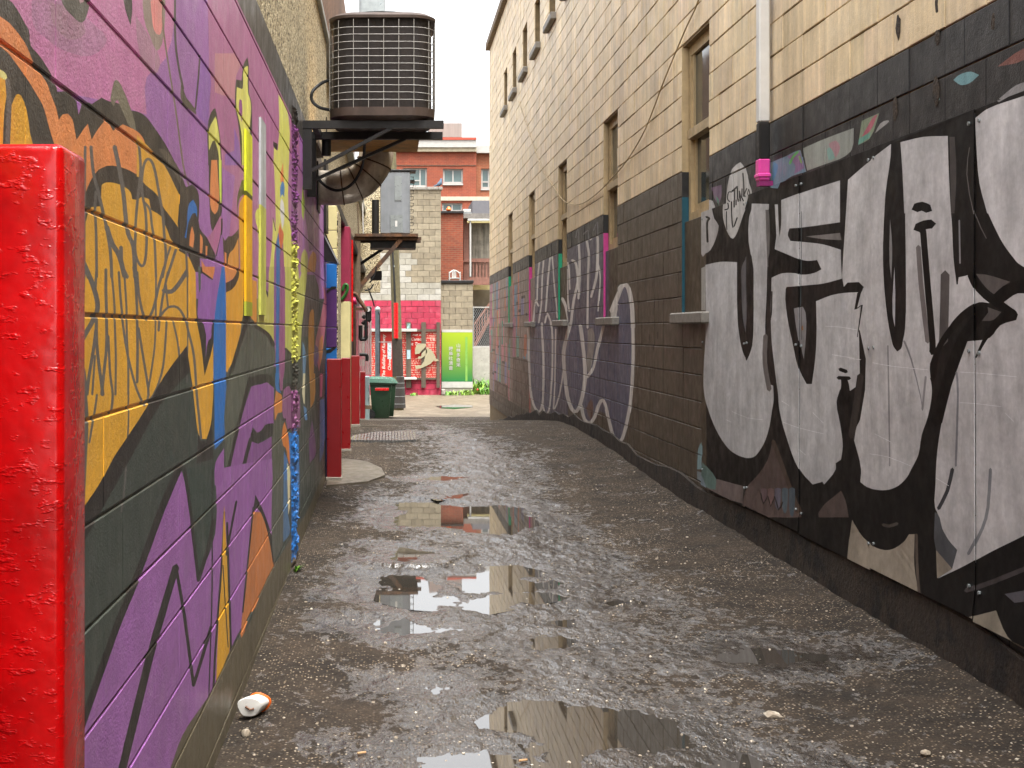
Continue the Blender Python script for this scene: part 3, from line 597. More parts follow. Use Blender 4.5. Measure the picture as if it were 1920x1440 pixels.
# far colourful pieces: upright dabs of many colours
cols = ['#b06a60', '#6b9aa2', '#9a6078', '#5f9484', '#b8704f', '#8080a0', '#93a874', '#c07a84', '#5b7f98', '#85705f']
for u0, u1, dens in ((23.26, 26.4, 26), (27.4, 32.6, 40)):
    rp_.rect_uv(u0-.9, u1+.1, -1, EYE+1.058, '#85766c')
    for k in range(dens):
        a = rng.uniform(u0-.5, u1-.3); zb = rng.uniform(-.6, 1.9); w = rng.uniform(.2, .6); h = rng.uniform(.3, 1.3)
        rp_.rect_uv(a, min(a+w, u1), zb, min(zb+h, EYE+1.05), cols[rng.integers(len(cols))])
    for k in range(7):
        a = rng.uniform(u0, u1-.8); zb = rng.uniform(.2, 2.0); rp_.rect_uv(a, a+rng.uniform(.3, .8), zb, zb+.05, '#2a2524')
rp_.rect_uv(23.26, 26.4, -1, .9, '#5e5147'); rp_.rect_uv(27.4, 31.0, -1, .3, '#5c4c40')
# slate letters with pale outlines
rp_.rect_uv(19.3, 22.4, .2, EYE+1.1, '#5c5966'); rp_.rect_uv(14.9, 18.3, .5, EYE+1.1, '#5a5764'); rp_.rect_uv(18.2, 19.3, -.3, 1.45, '#5a5764')
rp_.poly(k4((400, 240), (400, 500), (420, 800), (470, 930), (510, 870), (540, 950), (575, 880), (610, 900), (640, 820), (690, 700), (730, 830), (775, 930), (825, 860), (850, 960), (900, 1020), (950, 970), (1000, 830), (1040, 900), (1065, 1040), (1105, 1150), (1150, 1170), (1195, 1050), (1235, 850), (1250, 600), (1250, 200), (1130, 200), (400, 210)), SLT)
rp_.poly(k8((1480, 1440), (1500, 1240), (1590, 1060), (1680, 980), (1740, 1080), (1770, 1300), (1780, 1500), (1480, 1500)), SLT)
rp_.poly(k8((1480, 1440), (1490, 1230), (1590, 1060), (1680, 975), (1620, 1120), (1560, 1290), (1540, 1440)), WHT)
rp_.poly(k4((880, 260), (920, 240), (940, 330), (930, 450), (900, 600), (870, 560), (880, 420)), '#8f8a84', 2)
rp_.poly(k4((870, 900), (910, 820), (930, 900), (905, 990)), '#6b4f42', 2)
for pts, w in ((k8((1490, 1300), (1590, 1060), (1680, 985), (1735, 1080), (1765, 1300), (1770, 1500)), 6), (k4((1245, 150), (1252, 300), (1248, 600), (1232, 850), (1192, 1050), (1150, 1165), (1100, 1150), (1060, 1020), (1030, 880), (1000, 830), (970, 870), (940, 960), (900, 1015), (855, 985), (830, 880)), 4.5),
 (k4((740, 200), (700, 350), (685, 500), (715, 800), (772, 925), (825, 855), (860, 650), (850, 450), (820, 220)), 5), (k4((1010, 220), (960, 420), (930, 560), (880, 640)), 4), (k4((398, 200), (400, 500), (420, 800), (470, 920), (508, 870), (520, 600), (505, 200)), 3), (k4((508, 860), (540, 945), (572, 870), (590, 600), (590, 250), (550, 120)), 2.5),
 (k4((600, 905), (612, 700), (620, 250)), 2), (k4((610, 900), (640, 820), (680, 600), (700, 300)), 2), (k4((420, 230), (440, 60), (470, 0)), 2.5),
 (k8((1090, 300), (1120, 500), (1130, 800), (1120, 1150)), 3), (k8((1190, 330), (1240, 600), (1235, 900), (1225, 1500)), 3), (k8((1260, 440), (1300, 340), (1345, 420), (1345, 700), (1330, 900), (1270, 1130)), 3.5), (k8((985, 720), (1000, 800), (1012, 1040)), 2.5), (k8((1040, 690), (1090, 740), (1110, 950), (1060, 1180), (1030, 1440)), 3.5), (k8((975, 800), (985, 1150), (1010, 1300)), 3), (k8((1340, 700), (1380, 900), (1350, 1300)), 2),
 (k8((650, 700), (630, 900), (622, 1180)), 2.2), (k8((700, 690), (685, 900), (672, 1200), (640, 1440)), 2.2), (k8((780, 620), (750, 950), (725, 1300)), 2.4), (k8((800, 640), (830, 1000), (865, 1380)), 2), (k8((590, 1240), (600, 1170), (640, 1240)), 2.2), (k8((715, 1440), (745, 1340), (790, 1440)), 2.4), (k8((905, 1150), (950, 1260), (980, 1420)), 4)):
    rp_.stroke(pts, w*1.35, '#d6d2cc', 3)
for pts in (k8((1480, 900), (1490, 1050)), k8((1490, 890), (1520, 980), (1500, 1060)), k8((1530, 880), (1550, 1000)), k8((1545, 790), (1580, 990)), k8((1500, 1000), (1590, 900))): rp_.stroke(pts, .8, '#26211d', 2)
for x0 in (1228, 1236, 1244): rp_.stroke([(x0, 500), (x0+1, 540), (x0-3, 590)], 1.2, '#3c352d', 2)
rp_.stroke([(1226, 530), (1231, 495), (1236, 520)], 1.4, '#3c352d', 3)
for u0, u1 in ((3, 10.1), (15.05, 18.25), (19.3, 22.33), (23.26, 26.42), (27.4, 32.6)): rp_.rect_uv(u0, u1, EYE+1.058, BT, '#2a2a2a')
for pts in (k8((1180, 380), (1230, 330), (1240, 460)), k8((1300, 330), (1340, 230), (1350, 400)), k8((1080, 420), (1110, 300), (1120, 480))): rp_.stroke(pts, 2.2, '#77777a', 2)
rp_.rect_uv(3, 10.1, -1, EYE+1.058, '#1b1918')
rp_.rect_uv(3, 34, -1, .02, '#3b342a')
# coloured remnants above the sheets
rp_.poly(r1((870, 270), (1040, 200), (1190, 130), (1210, 130), (1270, 370), (1050, 460), (1000, 560), (920, 550), (880, 500)), '#6f8796')
rp_.poly(r1((900, 260), (960, 300), (930, 420), (890, 480)), '#4f86a6', 2); rp_.poly(r1((1060, 200), (1200, 140), (1250, 330), (1140, 400), (1150, 300)), '#87698c'); rp_.stroke(r1((1090, 280), (1130, 200), (1180, 150)), 4, '#5fae58'); rp_.stroke(r1((1195, 200), (1220, 270)), 3, '#7fae58')
rp_.poly(r1((1230, 110), (1480, 0), (1800, -120), (1780, 120), (1700, 200), (1500, 280), (1280, 360)), '#93978f'); rp_.poly(r1((1520, 60), (1600, 20), (1650, 100), (1600, 210), (1560, 160)), '#ab8289', 2); rp_.poly(r1((1500, 120), (1540, 100), (1590, 210), (1520, 240)), '#7fa39a', 2)
rp_.poly(r2((90, 400), (290, 310), (180, 600), (50, 670)), '#7d8a70'); rp_.poly(r2((160, 460), (240, 340), (270, 330), (180, 520), (90, 580)), '#ab5566'); rp_.poly(r2((60, 600), (190, 530), (180, 590), (50, 670)), '#5f9a88')
rp_.poly(r2((240, 540), (300, 430), (370, 395), (400, 410), (290, 500)), '#8f8d8a', 2); rp_.poly(r2((900, 170), (960, 120), (970, 160), (930, 190)), '#8fb0b4'); rp_.poly(Z(1320, 0, 3.2, (1495, 480), (1530, 450), (1600, 430), (1650, 450), (1590, 500), (1540, 510)), '#6f9aa0'); rp_.poly(Z(1320, 0, 3.2, (1760, 400), (1920, 290), (1990, 280), (1920, 360)), '#7a4a40')
rp_.poly(r2((1640, 150), (1830, 0), (2000, -60), (2000, 0), (1920, 60), (1700, 190)), '#8d8b8a')
rp_.poly(r1((200, 550), (320, 520), (320, 650), (290, 740), (260, 720)), '#6f5a70'); rp_.poly(r1((250, 640), (285, 700), (280, 760)), '#4f9a78')
# big letters
GR = '#c0bfbf'
oval = r1((530, 265), (440, 340), (390, 520), (365, 800), (380, 950), (430, 1080), (480, 1125), (530, 1050), (590, 880), (665, 655), (630, 500), (590, 340))
rp_.poly(r1((180, 690), (215, 700), (245, 790), (270, 900), (320, 980), (290, 1120), (230, 1250), (170, 1290), (120, 1290), (120, 690)), '#b0adab', 2)
rp_.poly(oval, '#c6c4c0', 2)
for pts, w in ((r1((432, 600), (398, 605), (388, 680), (420, 720), (425, 785), (388, 800)), 2.4), (r1((408, 820), (405, 930), (411, 1020)), 2), (r1((440, 590), (492, 540)), 3.4), (r1((464, 570), (464, 800), (480, 1000), (527, 890)), 2.6), (r1((494, 560), (494, 770)), 2.8), (r1((516, 745), (516, 590)), 2.4), (r1((516, 590), (541, 705)), 2.4), (r1((541, 705), (546, 565)), 2.4), (r1((556, 390), (566, 540), (563, 700)), 2.8), (r1((600, 560), (567, 632)), 2.4), (r1((567, 632), (601, 700)), 2.4), (r1((623, 570), (609, 615), (623, 660), (636, 615), (623, 570)), 2), (r1((505, 960), (530, 890)), 2)):
    rp_.stroke(pts, w, '#0e0d0c', 3)
rp_.stroke(r1((180, 880), (215, 900), (190, 950), (195, 1160)), 4, '#0e0d0c')
rp_.poly(r6((115, 140), (170, 115), (170, 610), (120, 610)), '#a5a39c')
U = r1((705, 730), (900, 735), (885, 1440))+r6((880, 120), (870, 500), (855, 800), (870, 1150), (900, 1440))+r7((945, 20), (950, 180), (930, 300), (900, 480), (850, 640), (780, 760), (720, 820), (620, 830), (480, 770), (390, 680), (290, 520), (200, 300), (150, 100))+r6((145, 1300), (170, 900), (170, 100), (340, 65), (525, 70), (530, 700), (560, 960), (600, 1110), (640, 1180), (680, 1090), (705, 1000), (720, 700), (720, 450), (700, 0))+r1((690, 1300), (675, 880), (700, 800))
rp_.poly(U, GR)
rp_.poly(r6((580, 120), (640, 0), (635, 300), (640, 700), (625, 890), (590, 700), (575, 300)), '#69686b')
rp_.poly(r1((860, 800), (905, 800), (910, 1000), (900, 1440), (880, 1440)), '#6a6765')
rp_.stroke(r6((860, 900), (850, 1200), (900, 1500)), 9, '#6c6765', 3)
E = r1((965, 740), (1000, 740), (1010, 960), (1022, 1110), (1038, 960), (1040, 690), (1250, 610), (1690, 470), (1690, 940), (1250, 1000), (1130, 1010), (1112, 1080), (1140, 1150), (1300, 1165), (1500, 1190), (1700, 1250))+r6((1700, 0), (1712, 255), (1500, 310), (1300, 330), (1100, 350), (1090, 375), (1110, 700), (1160, 950), (1240, 1300), (1310, 1440), (1370, 1440), (1410, 1150), (1425, 800), (1418, 510), (1600, 440), (1800, 412), (1900, 425), (1920, 1440))+r7((1770, 100), (1790, 300), (1810, 470))+r7((1790, 300), (1740, 100), (1690, 60), (1650, 200), (1690, 450), (1720, 700), (1700, 850), (1640, 890), (1640, 960), (1510, 1130), (1490, 1100), (1380, 1130), (1260, 1000), (1180, 850), (1110, 650), (1050, 450), (1010, 250), (1000, 100))+r6((985, 1440), (950, 1200), (920, 700), (930, 250), (920, 0))+r1((965, 1250))
rp_.poly(E, GR)
rp_.poly(r1((1300, 1100), (1690, 1060), (1705, 1140), (1500, 1130)), '#7b7774')
rp_.poly(r1((960, 1240), (1080, 1290), (1250, 1360), (1330, 1375), (1430, 1365), (1480, 1470))+r6((1480, 150), (1400, 190), (1250, 210), (1200, 195), (1050, 195), (930, 245), (900, 160), (905, -30)), '#0e0d0c')
rp_.poly(r1((895, 790), (945, 760), (965, 860), (965, 1250), (920, 1440), (905, 900)), '#0e0d0c')
rp_.stroke(r6((935, 400), (930, 620), (918, 700)), 2.5, '#0e0d0c'); rp_.poly(r6((870, 500), (890, 520), (925, 720), (900, 720), (985, 1440), (960, 1440), (900, 1100), (880, 800)), '#2a2624')
rp_.poly(r6((1180, 590), (1270, 570), (1300, 640), (1300, 950), (1280, 1160), (1220, 900)), '#8b898a'); rp_.poly(r6((1250, 800), (1270, 780), (1275, 830), (1255, 840)), '#9a6a3c')
rp_.stroke(r6((1250, -500), (1252, 0), (1245, 560)), 1.2, '#4f5a5c', 0); rp_.stroke(r6((1255, 580), (1255, 940)), .8, '#3c3a3a', 0)
for a, b in (((1690, 1275), (1760, 1300)), ((1670, 1370), (1795, 1375))): rp_.stroke(r6(a, b), 7, '#0e0d0c', 0)
rp_.poly(r6((1700, 1380), (1770, 1380), (1790, 1440))+r7((1810, 470), (1790, 500), (1740, 300), (1660, 160), (1700, 40)), '#0e0d0c')
Wp = [(1597, 337)]+r2((200, 880), (490, 660), (485, 800), (430, 1200), (415, 1440))+r3((400, 500), (430, 1000), (500, 1440))+r4((520, 60), (560, 115), (605, 80), (625, 0))+r3((650, 1300), (660, 700), (650, 0))+r2((640, 1440), (620, 1000), (595, 640), (850, 580), (1130, 570), (1140, 900), (1170, 1440))+r3((1180, 100), (1200, 500), (1235, 800), (1250, 800), (1260, 720), (1390, 690), (1430, 800), (1540, 950), (1600, 1010), (1480, 1000), (1330, 1080), (1180, 1230), (1080, 1400))+r4((930, 250), (940, 450), (950, 560), (900, 850), (830, 1050), (790, 1280), (710, 1440))+r5((470, 60), (400, 130), (330, 160), (250, 165), (140, 140), (85, 100))+r4((130, 1440), (60, 1150), (30, 1050))+r7((1850, 640), (1880, 480), (1920, 400))+[(1620, 620), (1600, 600)]
rp_.poly(Wp, '#c2c0bf')
rp_.poly(r3((480, 60), (505, 380), (495, 740), (475, 560)), '#8d8b8a'); rp_.poly(r3((530, 600), (540, 900), (535, 1280), (510, 1140)), '#b5b5b8')
rp_.stroke(r3((800, 380), (830, 800), (905, 1440)), 9, '#77716f', 2); rp_.stroke(r3((855, 220), (905, 800), (960, 1440))+r4((955, 120)), 12, '#0e0d0c', 2)
rp_.stroke(r3((1105, 690), (1100, 1000), (1085, 1440)), 17, '#5d5856', 2)
rp_.stroke(r2((770, 1380), (840, 1360), (910, 1390)), 17, '#0e0d0c', 2); rp_.stroke(r3((790, 165), (870, 130), (950, 120)), 17, '#0e0d0c', 2)
rp_.stroke(r3((-20, 835), (110, 830)), 19, '#0e0d0c', 0); rp_.stroke(r3((110, 900), (70, 1080), (145, 1030), (90, 1390)), 7, '#0e0d0c', 0, 1.5)
rp_.stroke(r4((125, 390), (80, 700), (20, 1060)), 13, '#37322f', 2)
rp_.stroke(r4((640, 0), (720, 210), (820, 620), (840, 780)), 4, '#878587', 2, 1); rp_.stroke(r4((455, 50), (465, 800), (470, 1400)), 3, '#8d8b8c', 2); rp_.stroke(r4((880, 400), (840, 760)), 4, '#8d8b8c', 2)
Lt = r2((1430, 370), (1560, 270), (1920, 140), (2500, -60))+r3((2500, 900), (1920, 560), (1860, 490), (1750, 340), (1650, 150), (1580, 0))+r2((1570, 1440), (1480, 1100), (1445, 700))
rp_.poly(Lt, '#c6c4c3'); rp_.poly(r2((1150, 580), (1210, 580), (1230, 1000), (1210, 1440), (1170, 1440)), '#4a4644'); rp_.stroke(r3((1265, 80), (1275, 560)), 3, '#8a888a', 2); rp_.stroke(r2((1380, 700), (1350, 1000), (1430, 1440))+r3((1560, 280)), 1.6, '#6a6664', 2)
Ll = r4((1360, 0), (1290, 180), (1180, 480), (1120, 650), (1060, 900), (1010, 1200), (990, 1440))+r5((695, 120), (690, 300), (712, 350), (750, 470), (800, 560), (860, 640), (800, 800), (720, 865), (930, 765), (1120, 660), (1355, 545), (1700, 370))+r3((2500, 1440), (2500, 1000), (1920, 900), (1760, 1000), (1900, 1100), (1900, 1200), (1720, 1260), (1600, 1400))
rp_.poly(Ll, '#c0bebd'); rp_.poly(r5((690, 340), (712, 350), (750, 470), (800, 560), (870, 640), (830, 790), (700, 640)), '#57595c'); rp_.poly(r5((700, 640), (830, 790), (715, 865)), '#9a9081')
rp_.stroke(r5((830, 0), (790, 170), (720, 310)), 7, '#3f4043', 2); rp_.stroke(r5((1125, 0), (1105, 300), (1060, 470), (960, 670)), 6, '#808285', 2); rp_.stroke(r4((1230, 350), (1245, 600), (1215, 1400)), 4, '#86868a', 2)
rp_.poly(r3((1440, 680), (1560, 690), (1830, 770), (1700, 860), (1660, 920), (1560, 840)), '#5d5754'); rp_.poly(r3((1560, 1050), (1730, 1110), (1640, 1200), (1500, 1210)), '#57524f')
rp_.stroke(r3((1400, 690), (1480, 850), (1640, 990), (1860, 1120)), 14, '#0e0d0c', 2); rp_.stroke(r3((2000, 800), (1800, 870), (1690, 960)), 22, '#0e0d0c', 2)
rp_.stroke(r3((1545, 1040), (1330, 1140), (1150, 1330))+r4((1010, 120), (980, 350), (950, 430)), 14, '#0e0d0c', 3, 8); rp_.stroke(r3((1540, 1080), (1390, 1280), (1290, 1440))+r4((1170, 300), (1080, 600), (1000, 900)), 18, '#0e0d0c', 3, 22); rp_.stroke(r3((1860, 1150), (1720, 1190), (1600, 1330), (1530, 1440))+r4((1440, 180)), 20, '#0e0d0c', 3, 3)
# lower darks and bare metal
rp_.poly(r5((20, 400), (110, 540), (230, 625), (330, 640), (440, 580), (485, 515), (530, 515), (530, 760), (580, 1000), (560, 1100), (300, 900), (0, 800), (0, 560)), '#998f80')
rp_.stroke(r5((545, 520), (550, 750), (590, 990)), 5, '#5a5048', 2); rp_.poly(r5((960, 1180), (1180, 1120), (1290, 1330), (1500, 1500), (1300, 1400)), '#8d8576'); rp_.poly(r5((1240, 990), (1400, 960), (1400, 1050), (1320, 1060)), '#5d5b60'); rp_.stroke(r5((950, 960), (1150, 890), (1400, 790)), 9, '#4a4545', 2); rp_.stroke(r5((280, 440), (330, 450), (390, 430)), 6, '#4e4843', 2)
rp_.poly(r7((940, 620), (1000, 760), (1050, 900), (1120, 1100), (1200, 1300), (1260, 1500), (620, 1500), (600, 1340), (650, 1150), (760, 1030), (880, 850)), '#5b4d49'); rp_.stroke(r7((945, 650), (1020, 850), (1120, 1130), (1240, 1440)), 8, '#4d4038', 2)
rp_.poly(r7((190, 1170), (300, 1070), (600, 1150), (600, 1345), (400, 1280)), '#6b5f5c'); rp_.poly(r7((130, 880), (290, 1070), (290, 1190), (190, 1160), (110, 1030)), '#5d736d'); rp_.poly(r7((60, 720), (100, 640), (130, 700), (100, 960), (40, 960)), '#84a3a8'); rp_.poly(r7((40, 980), (110, 1010), (190, 1170), (40, 1090)), '#7d8a92')
for k in range(5): rp_.poly(r7((800+80*k, 1180), (870+80*k, 1180), (860+80*k, 1300+40*k), (835+80*k, 1330+40*k), (805+80*k, 1280+30*k)), ['#6d5a5c', '#765f5c', '#6a6673', '#5d6a72', '#4f5a62'][k], 2)
rp_.stroke(r7((800, 1230), (840, 1350), (880, 1260), (920, 1380), (960, 1270), (1010, 1420), (1050, 1330)), 2.5, '#241f1d', 2)
rp_.poly(r7((1450, 1440), (1700, 1200), (1750, 1300), (1790, 1500), (1450, 1500)), '#5a4e4a')
for pts in (r6((1520, 790), (1700, 800), (1880, 830)), r7((470, 310), (640, 380), (820, 400)), r7((400, 400), (460, 430)), r7((1060, 430), (1250, 500), (1500, 560)), r7((1040, 190), (1120, 240)), r7((1380, 320), (1500, 440)), r7((1230, 740), (1300, 800)), r4((0, 195), (130, 205)), r4((280, 240), (500, 280), (900, 320)), r4((1270, 345), (1500, 360), (1900, 400)), r4((1270, 690), (1430, 700), (1720, 735)), r4((1770, 810), (1860, 900)), r4((230, 1265), (450, 1300), (700, 1400)), r4((300, 1040), (480, 1130)), r5((700, 70), (800, 130)), r6((1600, 1110), (1850, 1150))):
    rp_.stroke(pts, .9, '#e2e2e4', 2)
rp_.prep()
R0, R1, RTOP = 4.0, 32.6, 7.98
bb = empty('tan_block_building', (DR+.4, 18, 0), 'tall tan painted block building with narrow windows and graffiti along its foot', 'building')
UW = [(19.55+2.02*k, 20.35+2.02*k) for k in range(-1, 5)]             # upper windows
UZ0, UZ1 = EYE+4.47, EYE+5.27; WZ0, WZ1, WB = EYE+.136, EYE+2.25, EYE+.86
holes = [(a, b, WZ0-.085, WZ1) for a, b in wins]+[(a, b, UZ0-.1, UZ1) for a, b in UW]
blocks = []
rj = [EYE-.136+.2*k for k in range(-8, 35)]
for r, (j0, j1) in enumerate(zip(rj, rj[1:])):
    j0, j1 = max(j0, -1.0), min(j1, RTOP)
    if j1-j0 < .03: continue
    u = R0-(.2 if r % 2 else 0)
    while u < R1:
        step = .4 if rng.random() > .25 else .2
        parts = [(max(u, R0), min(u+step, R1))]; u += step
        for a, b, za, zb in holes:
            if j0+.1 > za and j1-.1 < zb:
                parts = [q for p_ in parts for q in ((p_[0], min(p_[1], a)), (max(p_[0], b), p_[1])) if q[1]-q[0] > .02]
        for p0, p1 in parts:
            if p1-p0 > .02: blocks.append((p0+.002, p1-.002, j0+.004, j1-.004))
PANU0, PANU1 = 4.3, 10.22
def rvis(b):
    if b[0] > PANU0 and b[1] < PANU1 and b[3] < EYE+.87 and b[2] > .24: return 0
    return vis(*b, RW)
blocks.sort(key=lambda b: -rvis(b)); bag = Bag(); n = 0
for i, (u0, u1, v0, v1) in enumerate(blocks):
    B_ = .003; t = rng.normal(1, .075); base = np.array(lin(TAN))*t*np.array([1, rng.normal(1, .01), rng.normal(1, .02)])
    V, T, C = rp_.face(u0+B_, u1-B_, v0+B_, v1-B_, tuple(base)) if v0 < BT else (np.array([(u0+B_, v0+B_), (u1-B_, v0+B_), (u1-B_, v1-B_), (u0+B_, v1-B_)]), [(0, 1, 2, 3)], [base])
    P, Fc, C = relief(V, T, C, u0+B_, u1-B_, v0+B_, v1-B_, B_, .05)
    Fc = [f[::-1] for f in Fc]
    Wd = to_world(P, RW, DR+rng.uniform(-.003, .003))
    if i < 300: pyd('block', Wd, Fc, MT['tanblock'], bb, col=C)
    else: bag.add(Wd, Fc, C)
bag.build('block_courses', MT['tanblock'], bb, kind='stuff')
MT['mortar'] = M('old_mortar', '#7d6a4c', .8, 0, .3, 9, .4, 90, .005, streak=.2)
# backing wall with real openings: strips between the holes
mb = MB(); X0, X1 = DR+.011, DR+.45
def wallpieces(u0, u1, z0, z1, hs_):
    us = sorted({u0, u1, *[max(u0, min(u1, v)) for h in hs_ for v in h[:2]]})
    for a, b in zip(us, us[1:]):
        if b-a < 1e-6: continue
        zs_ = [(z0, z1)]
        for h in hs_:
            if h[0] < (a+b)/2 < h[1]: zs_ = [q for p_ in zs_ for q in ((p_[0], min(p_[1], h[2])), (max(p_[0], h[3]), p_[1])) if q[1]-q[0] > 1e-6]
        for c, d in zs_: mb.box(X0, X1, a, b, c, d)
wallpieces(-6, R1-.004, -1.1, RTOP-.004, holes); mb.build('wall_core', MT['mortar'], bb)
MB().box(DR+.45, DR+9, -6, R1-.01, -1.1, RTOP-.05).build('building_mass', MT['mortar'], bb)
MB().box(DR-.09, DR+9, -6, R1+.07, RTOP, RTOP+.16, .01).build('roof_coping', MT['timber'], bb)
fy = np.arange(-6, 29.6, .5); ft = np.interp(fy, [4, 12, 17.4, 22, 29.5], [.235, .25, .33, .12, -.5])+rng.normal(0, .018, len(fy)); Vf = []; Ff = []
for i, (y_, t_) in enumerate(zip(fy, ft)): Vf += [(DR-.016, y_, -1.2), (DR-.012-.006*rng.random(), y_, t_-.008), (DR-.006, y_, t_), (DR+.02, y_, t_)]
for i in range(len(fy)-1):
    for k in range(3): Ff.append((4*i+k, 4*i+k+1, 4*i+k+5, 4*i+k+4))
Ff += [(0, 3, 2, 1), tuple(4*(len(fy)-1)+k for k in range(4))]
pyd('foundation', Vf, Ff, MT['darkbase'], bb)
# end wall of the building, facing the yard: blocks seen edge on stay one mesh of courses
# windows
jamb = ['#164a58', '#c23f86', '#1f9a72', '#c23f86', '#1f9a72']
def jmat(c): return M('jamb_paint', c, .45, 0, .15, 9, .2, 50)
for k, (a, b) in enumerate(wins):
    w = MB(); d0, d1 = DR+.056, DR+.115
    for y0, y1 in ((a, a+.07), (b-.09, b)): w.box(d0, d1, y0, y1, WB, WZ1)
    zm = EYE+1.54
    for z0, z1 in ((WZ1-.08, WZ1), (WB, WB+.07)): w.box(d0+.002, d1-.002, a+.07, b-.09, z0, z1)
    w.box(d0-.03, d1-.012, a+.07, b-.09, zm-.035, zm+.035)
    win = w.build('window', MT['frame_tan'], bb)
    s_ = MB(); s_.box(d0+.03, d0+.055, a+.07, a+.12, WB+.07, zm-.035); s_.box(d0+.03, d0+.055, b-.15, b-.09, WB+.07, zm-.035); s_.box(d0+.03, d0+.055, a+.12, b-.15, WB+.07, WB+.13)
    s_.box(d0+.012, d0+.04, a+.07, a+.12, zm+.035, WZ1-.08); s_.box(d0+.012, d0+.04, b-.15, b-.09, zm+.035, WZ1-.08); s_.build('sash', MT['frame_tan'], win)
    MB().box(d0+.04, d0+.046, a+.1, b-.12, WB+.08, zm-.03).build('pane', MT['glass'], win); MB().box(d0+.025, d0+.031, a+.1, b-.12, zm+.03, WZ1-.08).build('pane', MT['glass'], win)
    bd = Bag(); V, T, C = rp_.face(a+.004, b-.004, WZ0, WB-.004, lin('#5a4f3f')); P, Fc, C = relief(V, T, C, a+.004, b-.004, WZ0, WB-.004, .003, .02); bd.add(to_world(P, RW, DR+.022), [f[::-1] for f in Fc], C); bd.build('boarding', MT['sheet'], win)
    # far jamb, painted in bands
    for z0, z1, c in ((WZ0, EYE+.86, jamb[k]), (EYE+.86, EYE+1.058, jamb[k]), (EYE+1.058, BT, '#1f1e1d'), (BT, WZ1, '#b59a70')):
        MB().box(DR+.001, DR+.054, b-.012, b-.0005, z0, z1).build('jamb', jmat(c) if z1 < WZ1 else MT['frame_tan'], win)
    MB().box(DR-.075, DR+.05, a-.09, b+.12, WZ0-.086, WZ0, .01).build('sill', MT['stone'], win)
for k, (a, b) in enumerate(UW):
    w = MB(); d0, d1 = DR+.1, DR+.15
    w.box(d0, d1, a, a+.06, UZ0, UZ1); w.box(d0, d1, b-.06, b, UZ0, UZ1); w.box(d0+.002, d1-.002, a+.06, b-.06, UZ1-.06, UZ1); w.box(d0+.002, d1-.002, a+.06, b-.06, UZ0, UZ0+.06); w.box(d0-.01, d1-.01, a+.06, b-.06, UZ0+.4, UZ0+.45)
    win = w.build('window', MT['frame_tan'], bb); MB().box(d0+.03, d0+.036, a+.05, b-.05, UZ0+.05, UZ1-.05).build('pane', MT['glass'], win)
    MB().box(DR-.08, DR+.1, a-.1, b+.1, UZ0-.1, UZ0, .01).build('sill', MT['stone'], win)
# sheet metal panels carrying the big letters
seams = [10.26, 8.97, 7.80, 6.62, 5.45, 4.3]; names = ['carrying the left loop of the first grey letter', 'carrying the arms of the angular second letter', 'carrying the middle letter with the long black slit', 'with a bare beige foot and a black diagonal stroke', 'with the curved end of the last grey letter']
for k in range(5):
    ub, ua = seams[k]-.002, seams[k+1]+.002; z1 = EYE+.868; z0 = EYE-1.145+(.012 if k % 2 else 0)
    V, T, C = rp_.face(ua, ub, z0, z1, lin('#110f0e')); P, Fc, C = relief(V, T, C, ua, ub, z0, z1, .0006, .0035)
    x = DR-.020-.005*(k % 2)
    n0 = vnoise(P[:, 0]*1.7, P[:, 1]*1.3, 11)-.5
    P = P.copy(); P[:, 2] += n0*.006-np.clip(.12-(P[:, 1]-z0), 0, 1)*.12*vnoise(P[:, 0]*1.4, P[:, 0]*0, 4)
    pn = pyd('metal_panel', to_world(P, RW, x), [f[::-1] for f in Fc], MT['sheet'], col=C, label='grey sheet metal panel '+names[k], cat='panel', group='graffiti panels screwed to the building')
    for zz in (z0+.12, (z0+z1)/2+.05, z1-.05):
        for uu in (ua+.04, ub-.04): MB().cyl((x-.008, uu, zz), (x+.006, uu, zz), .008, n=7).build('screw', MT['galv'], pn)
# downpipe
Yd = 8.43; px_ = DR-.055; dp = empty('downpipe', (px_, Yd, EYE+.86), 'white downpipe with a black length and a pink dripping foot', 'pipe')
zz = [EYE+(619-y)/F*Yd for y in (340, 300, 230)]
MB().box(px_-.033, px_+.033, Yd-.04, Yd+.04, zz[2], 5.6, .008).build('white_pipe', MT['white'], dp)
MB().box(px_-.0325, px_+.0325, Yd-.0395, Yd+.0395, zz[1], zz[2], .008).build('black_length', MT['black'], dp)
MB().box(px_-.036, px_+.034, Yd-.042, Yd+.042, zz[0], zz[1]+.004, .008).box(px_-.042, px_+.036, Yd-.05, Yd+.05, zz[0]+.02, zz[0]+.045, .006).build('pink_foot', M('pink_paint', '#e0489c', .4, 0, .1, 20, .1, color2='#e07a2c', c2lo=.62, c2hi=.64, c2s=22), dp)
MB().box(px_-.03, DR-.004, Yd-.035, Yd+.035, zz[0]-.03, zz[0]).build('outlet', M('magenta_paint', '#8f2266', .5), dp)
for z in (zz[2]+.85, 4.6): MB().box(px_-.038, DR+.006, Yd-.05, Yd+.05, z, z+.03, .004).build('bracket', MT['white'], dp)
# loose cable on the wall
cb = MB(); pts = [(1330, -60), (1313, 5), (1290, 55), (1250, 150), (1215, 240), (1180, 300), (1150, 335), (1120, 365), (1090, 383), (1062, 378), (1040, 350), (1020, 320), (995, 250), (975, 190)]
w3 = [(DR-.02, u, v) for u, v in RW.uv(np.array(arc(pts, 4)))]
cb.tube(w3, .006, 6).build('wall_cable', M('tan_cable', '#9a8560', .6), None, label='thin loose cable drooping across the tan block wall', cat='cable')
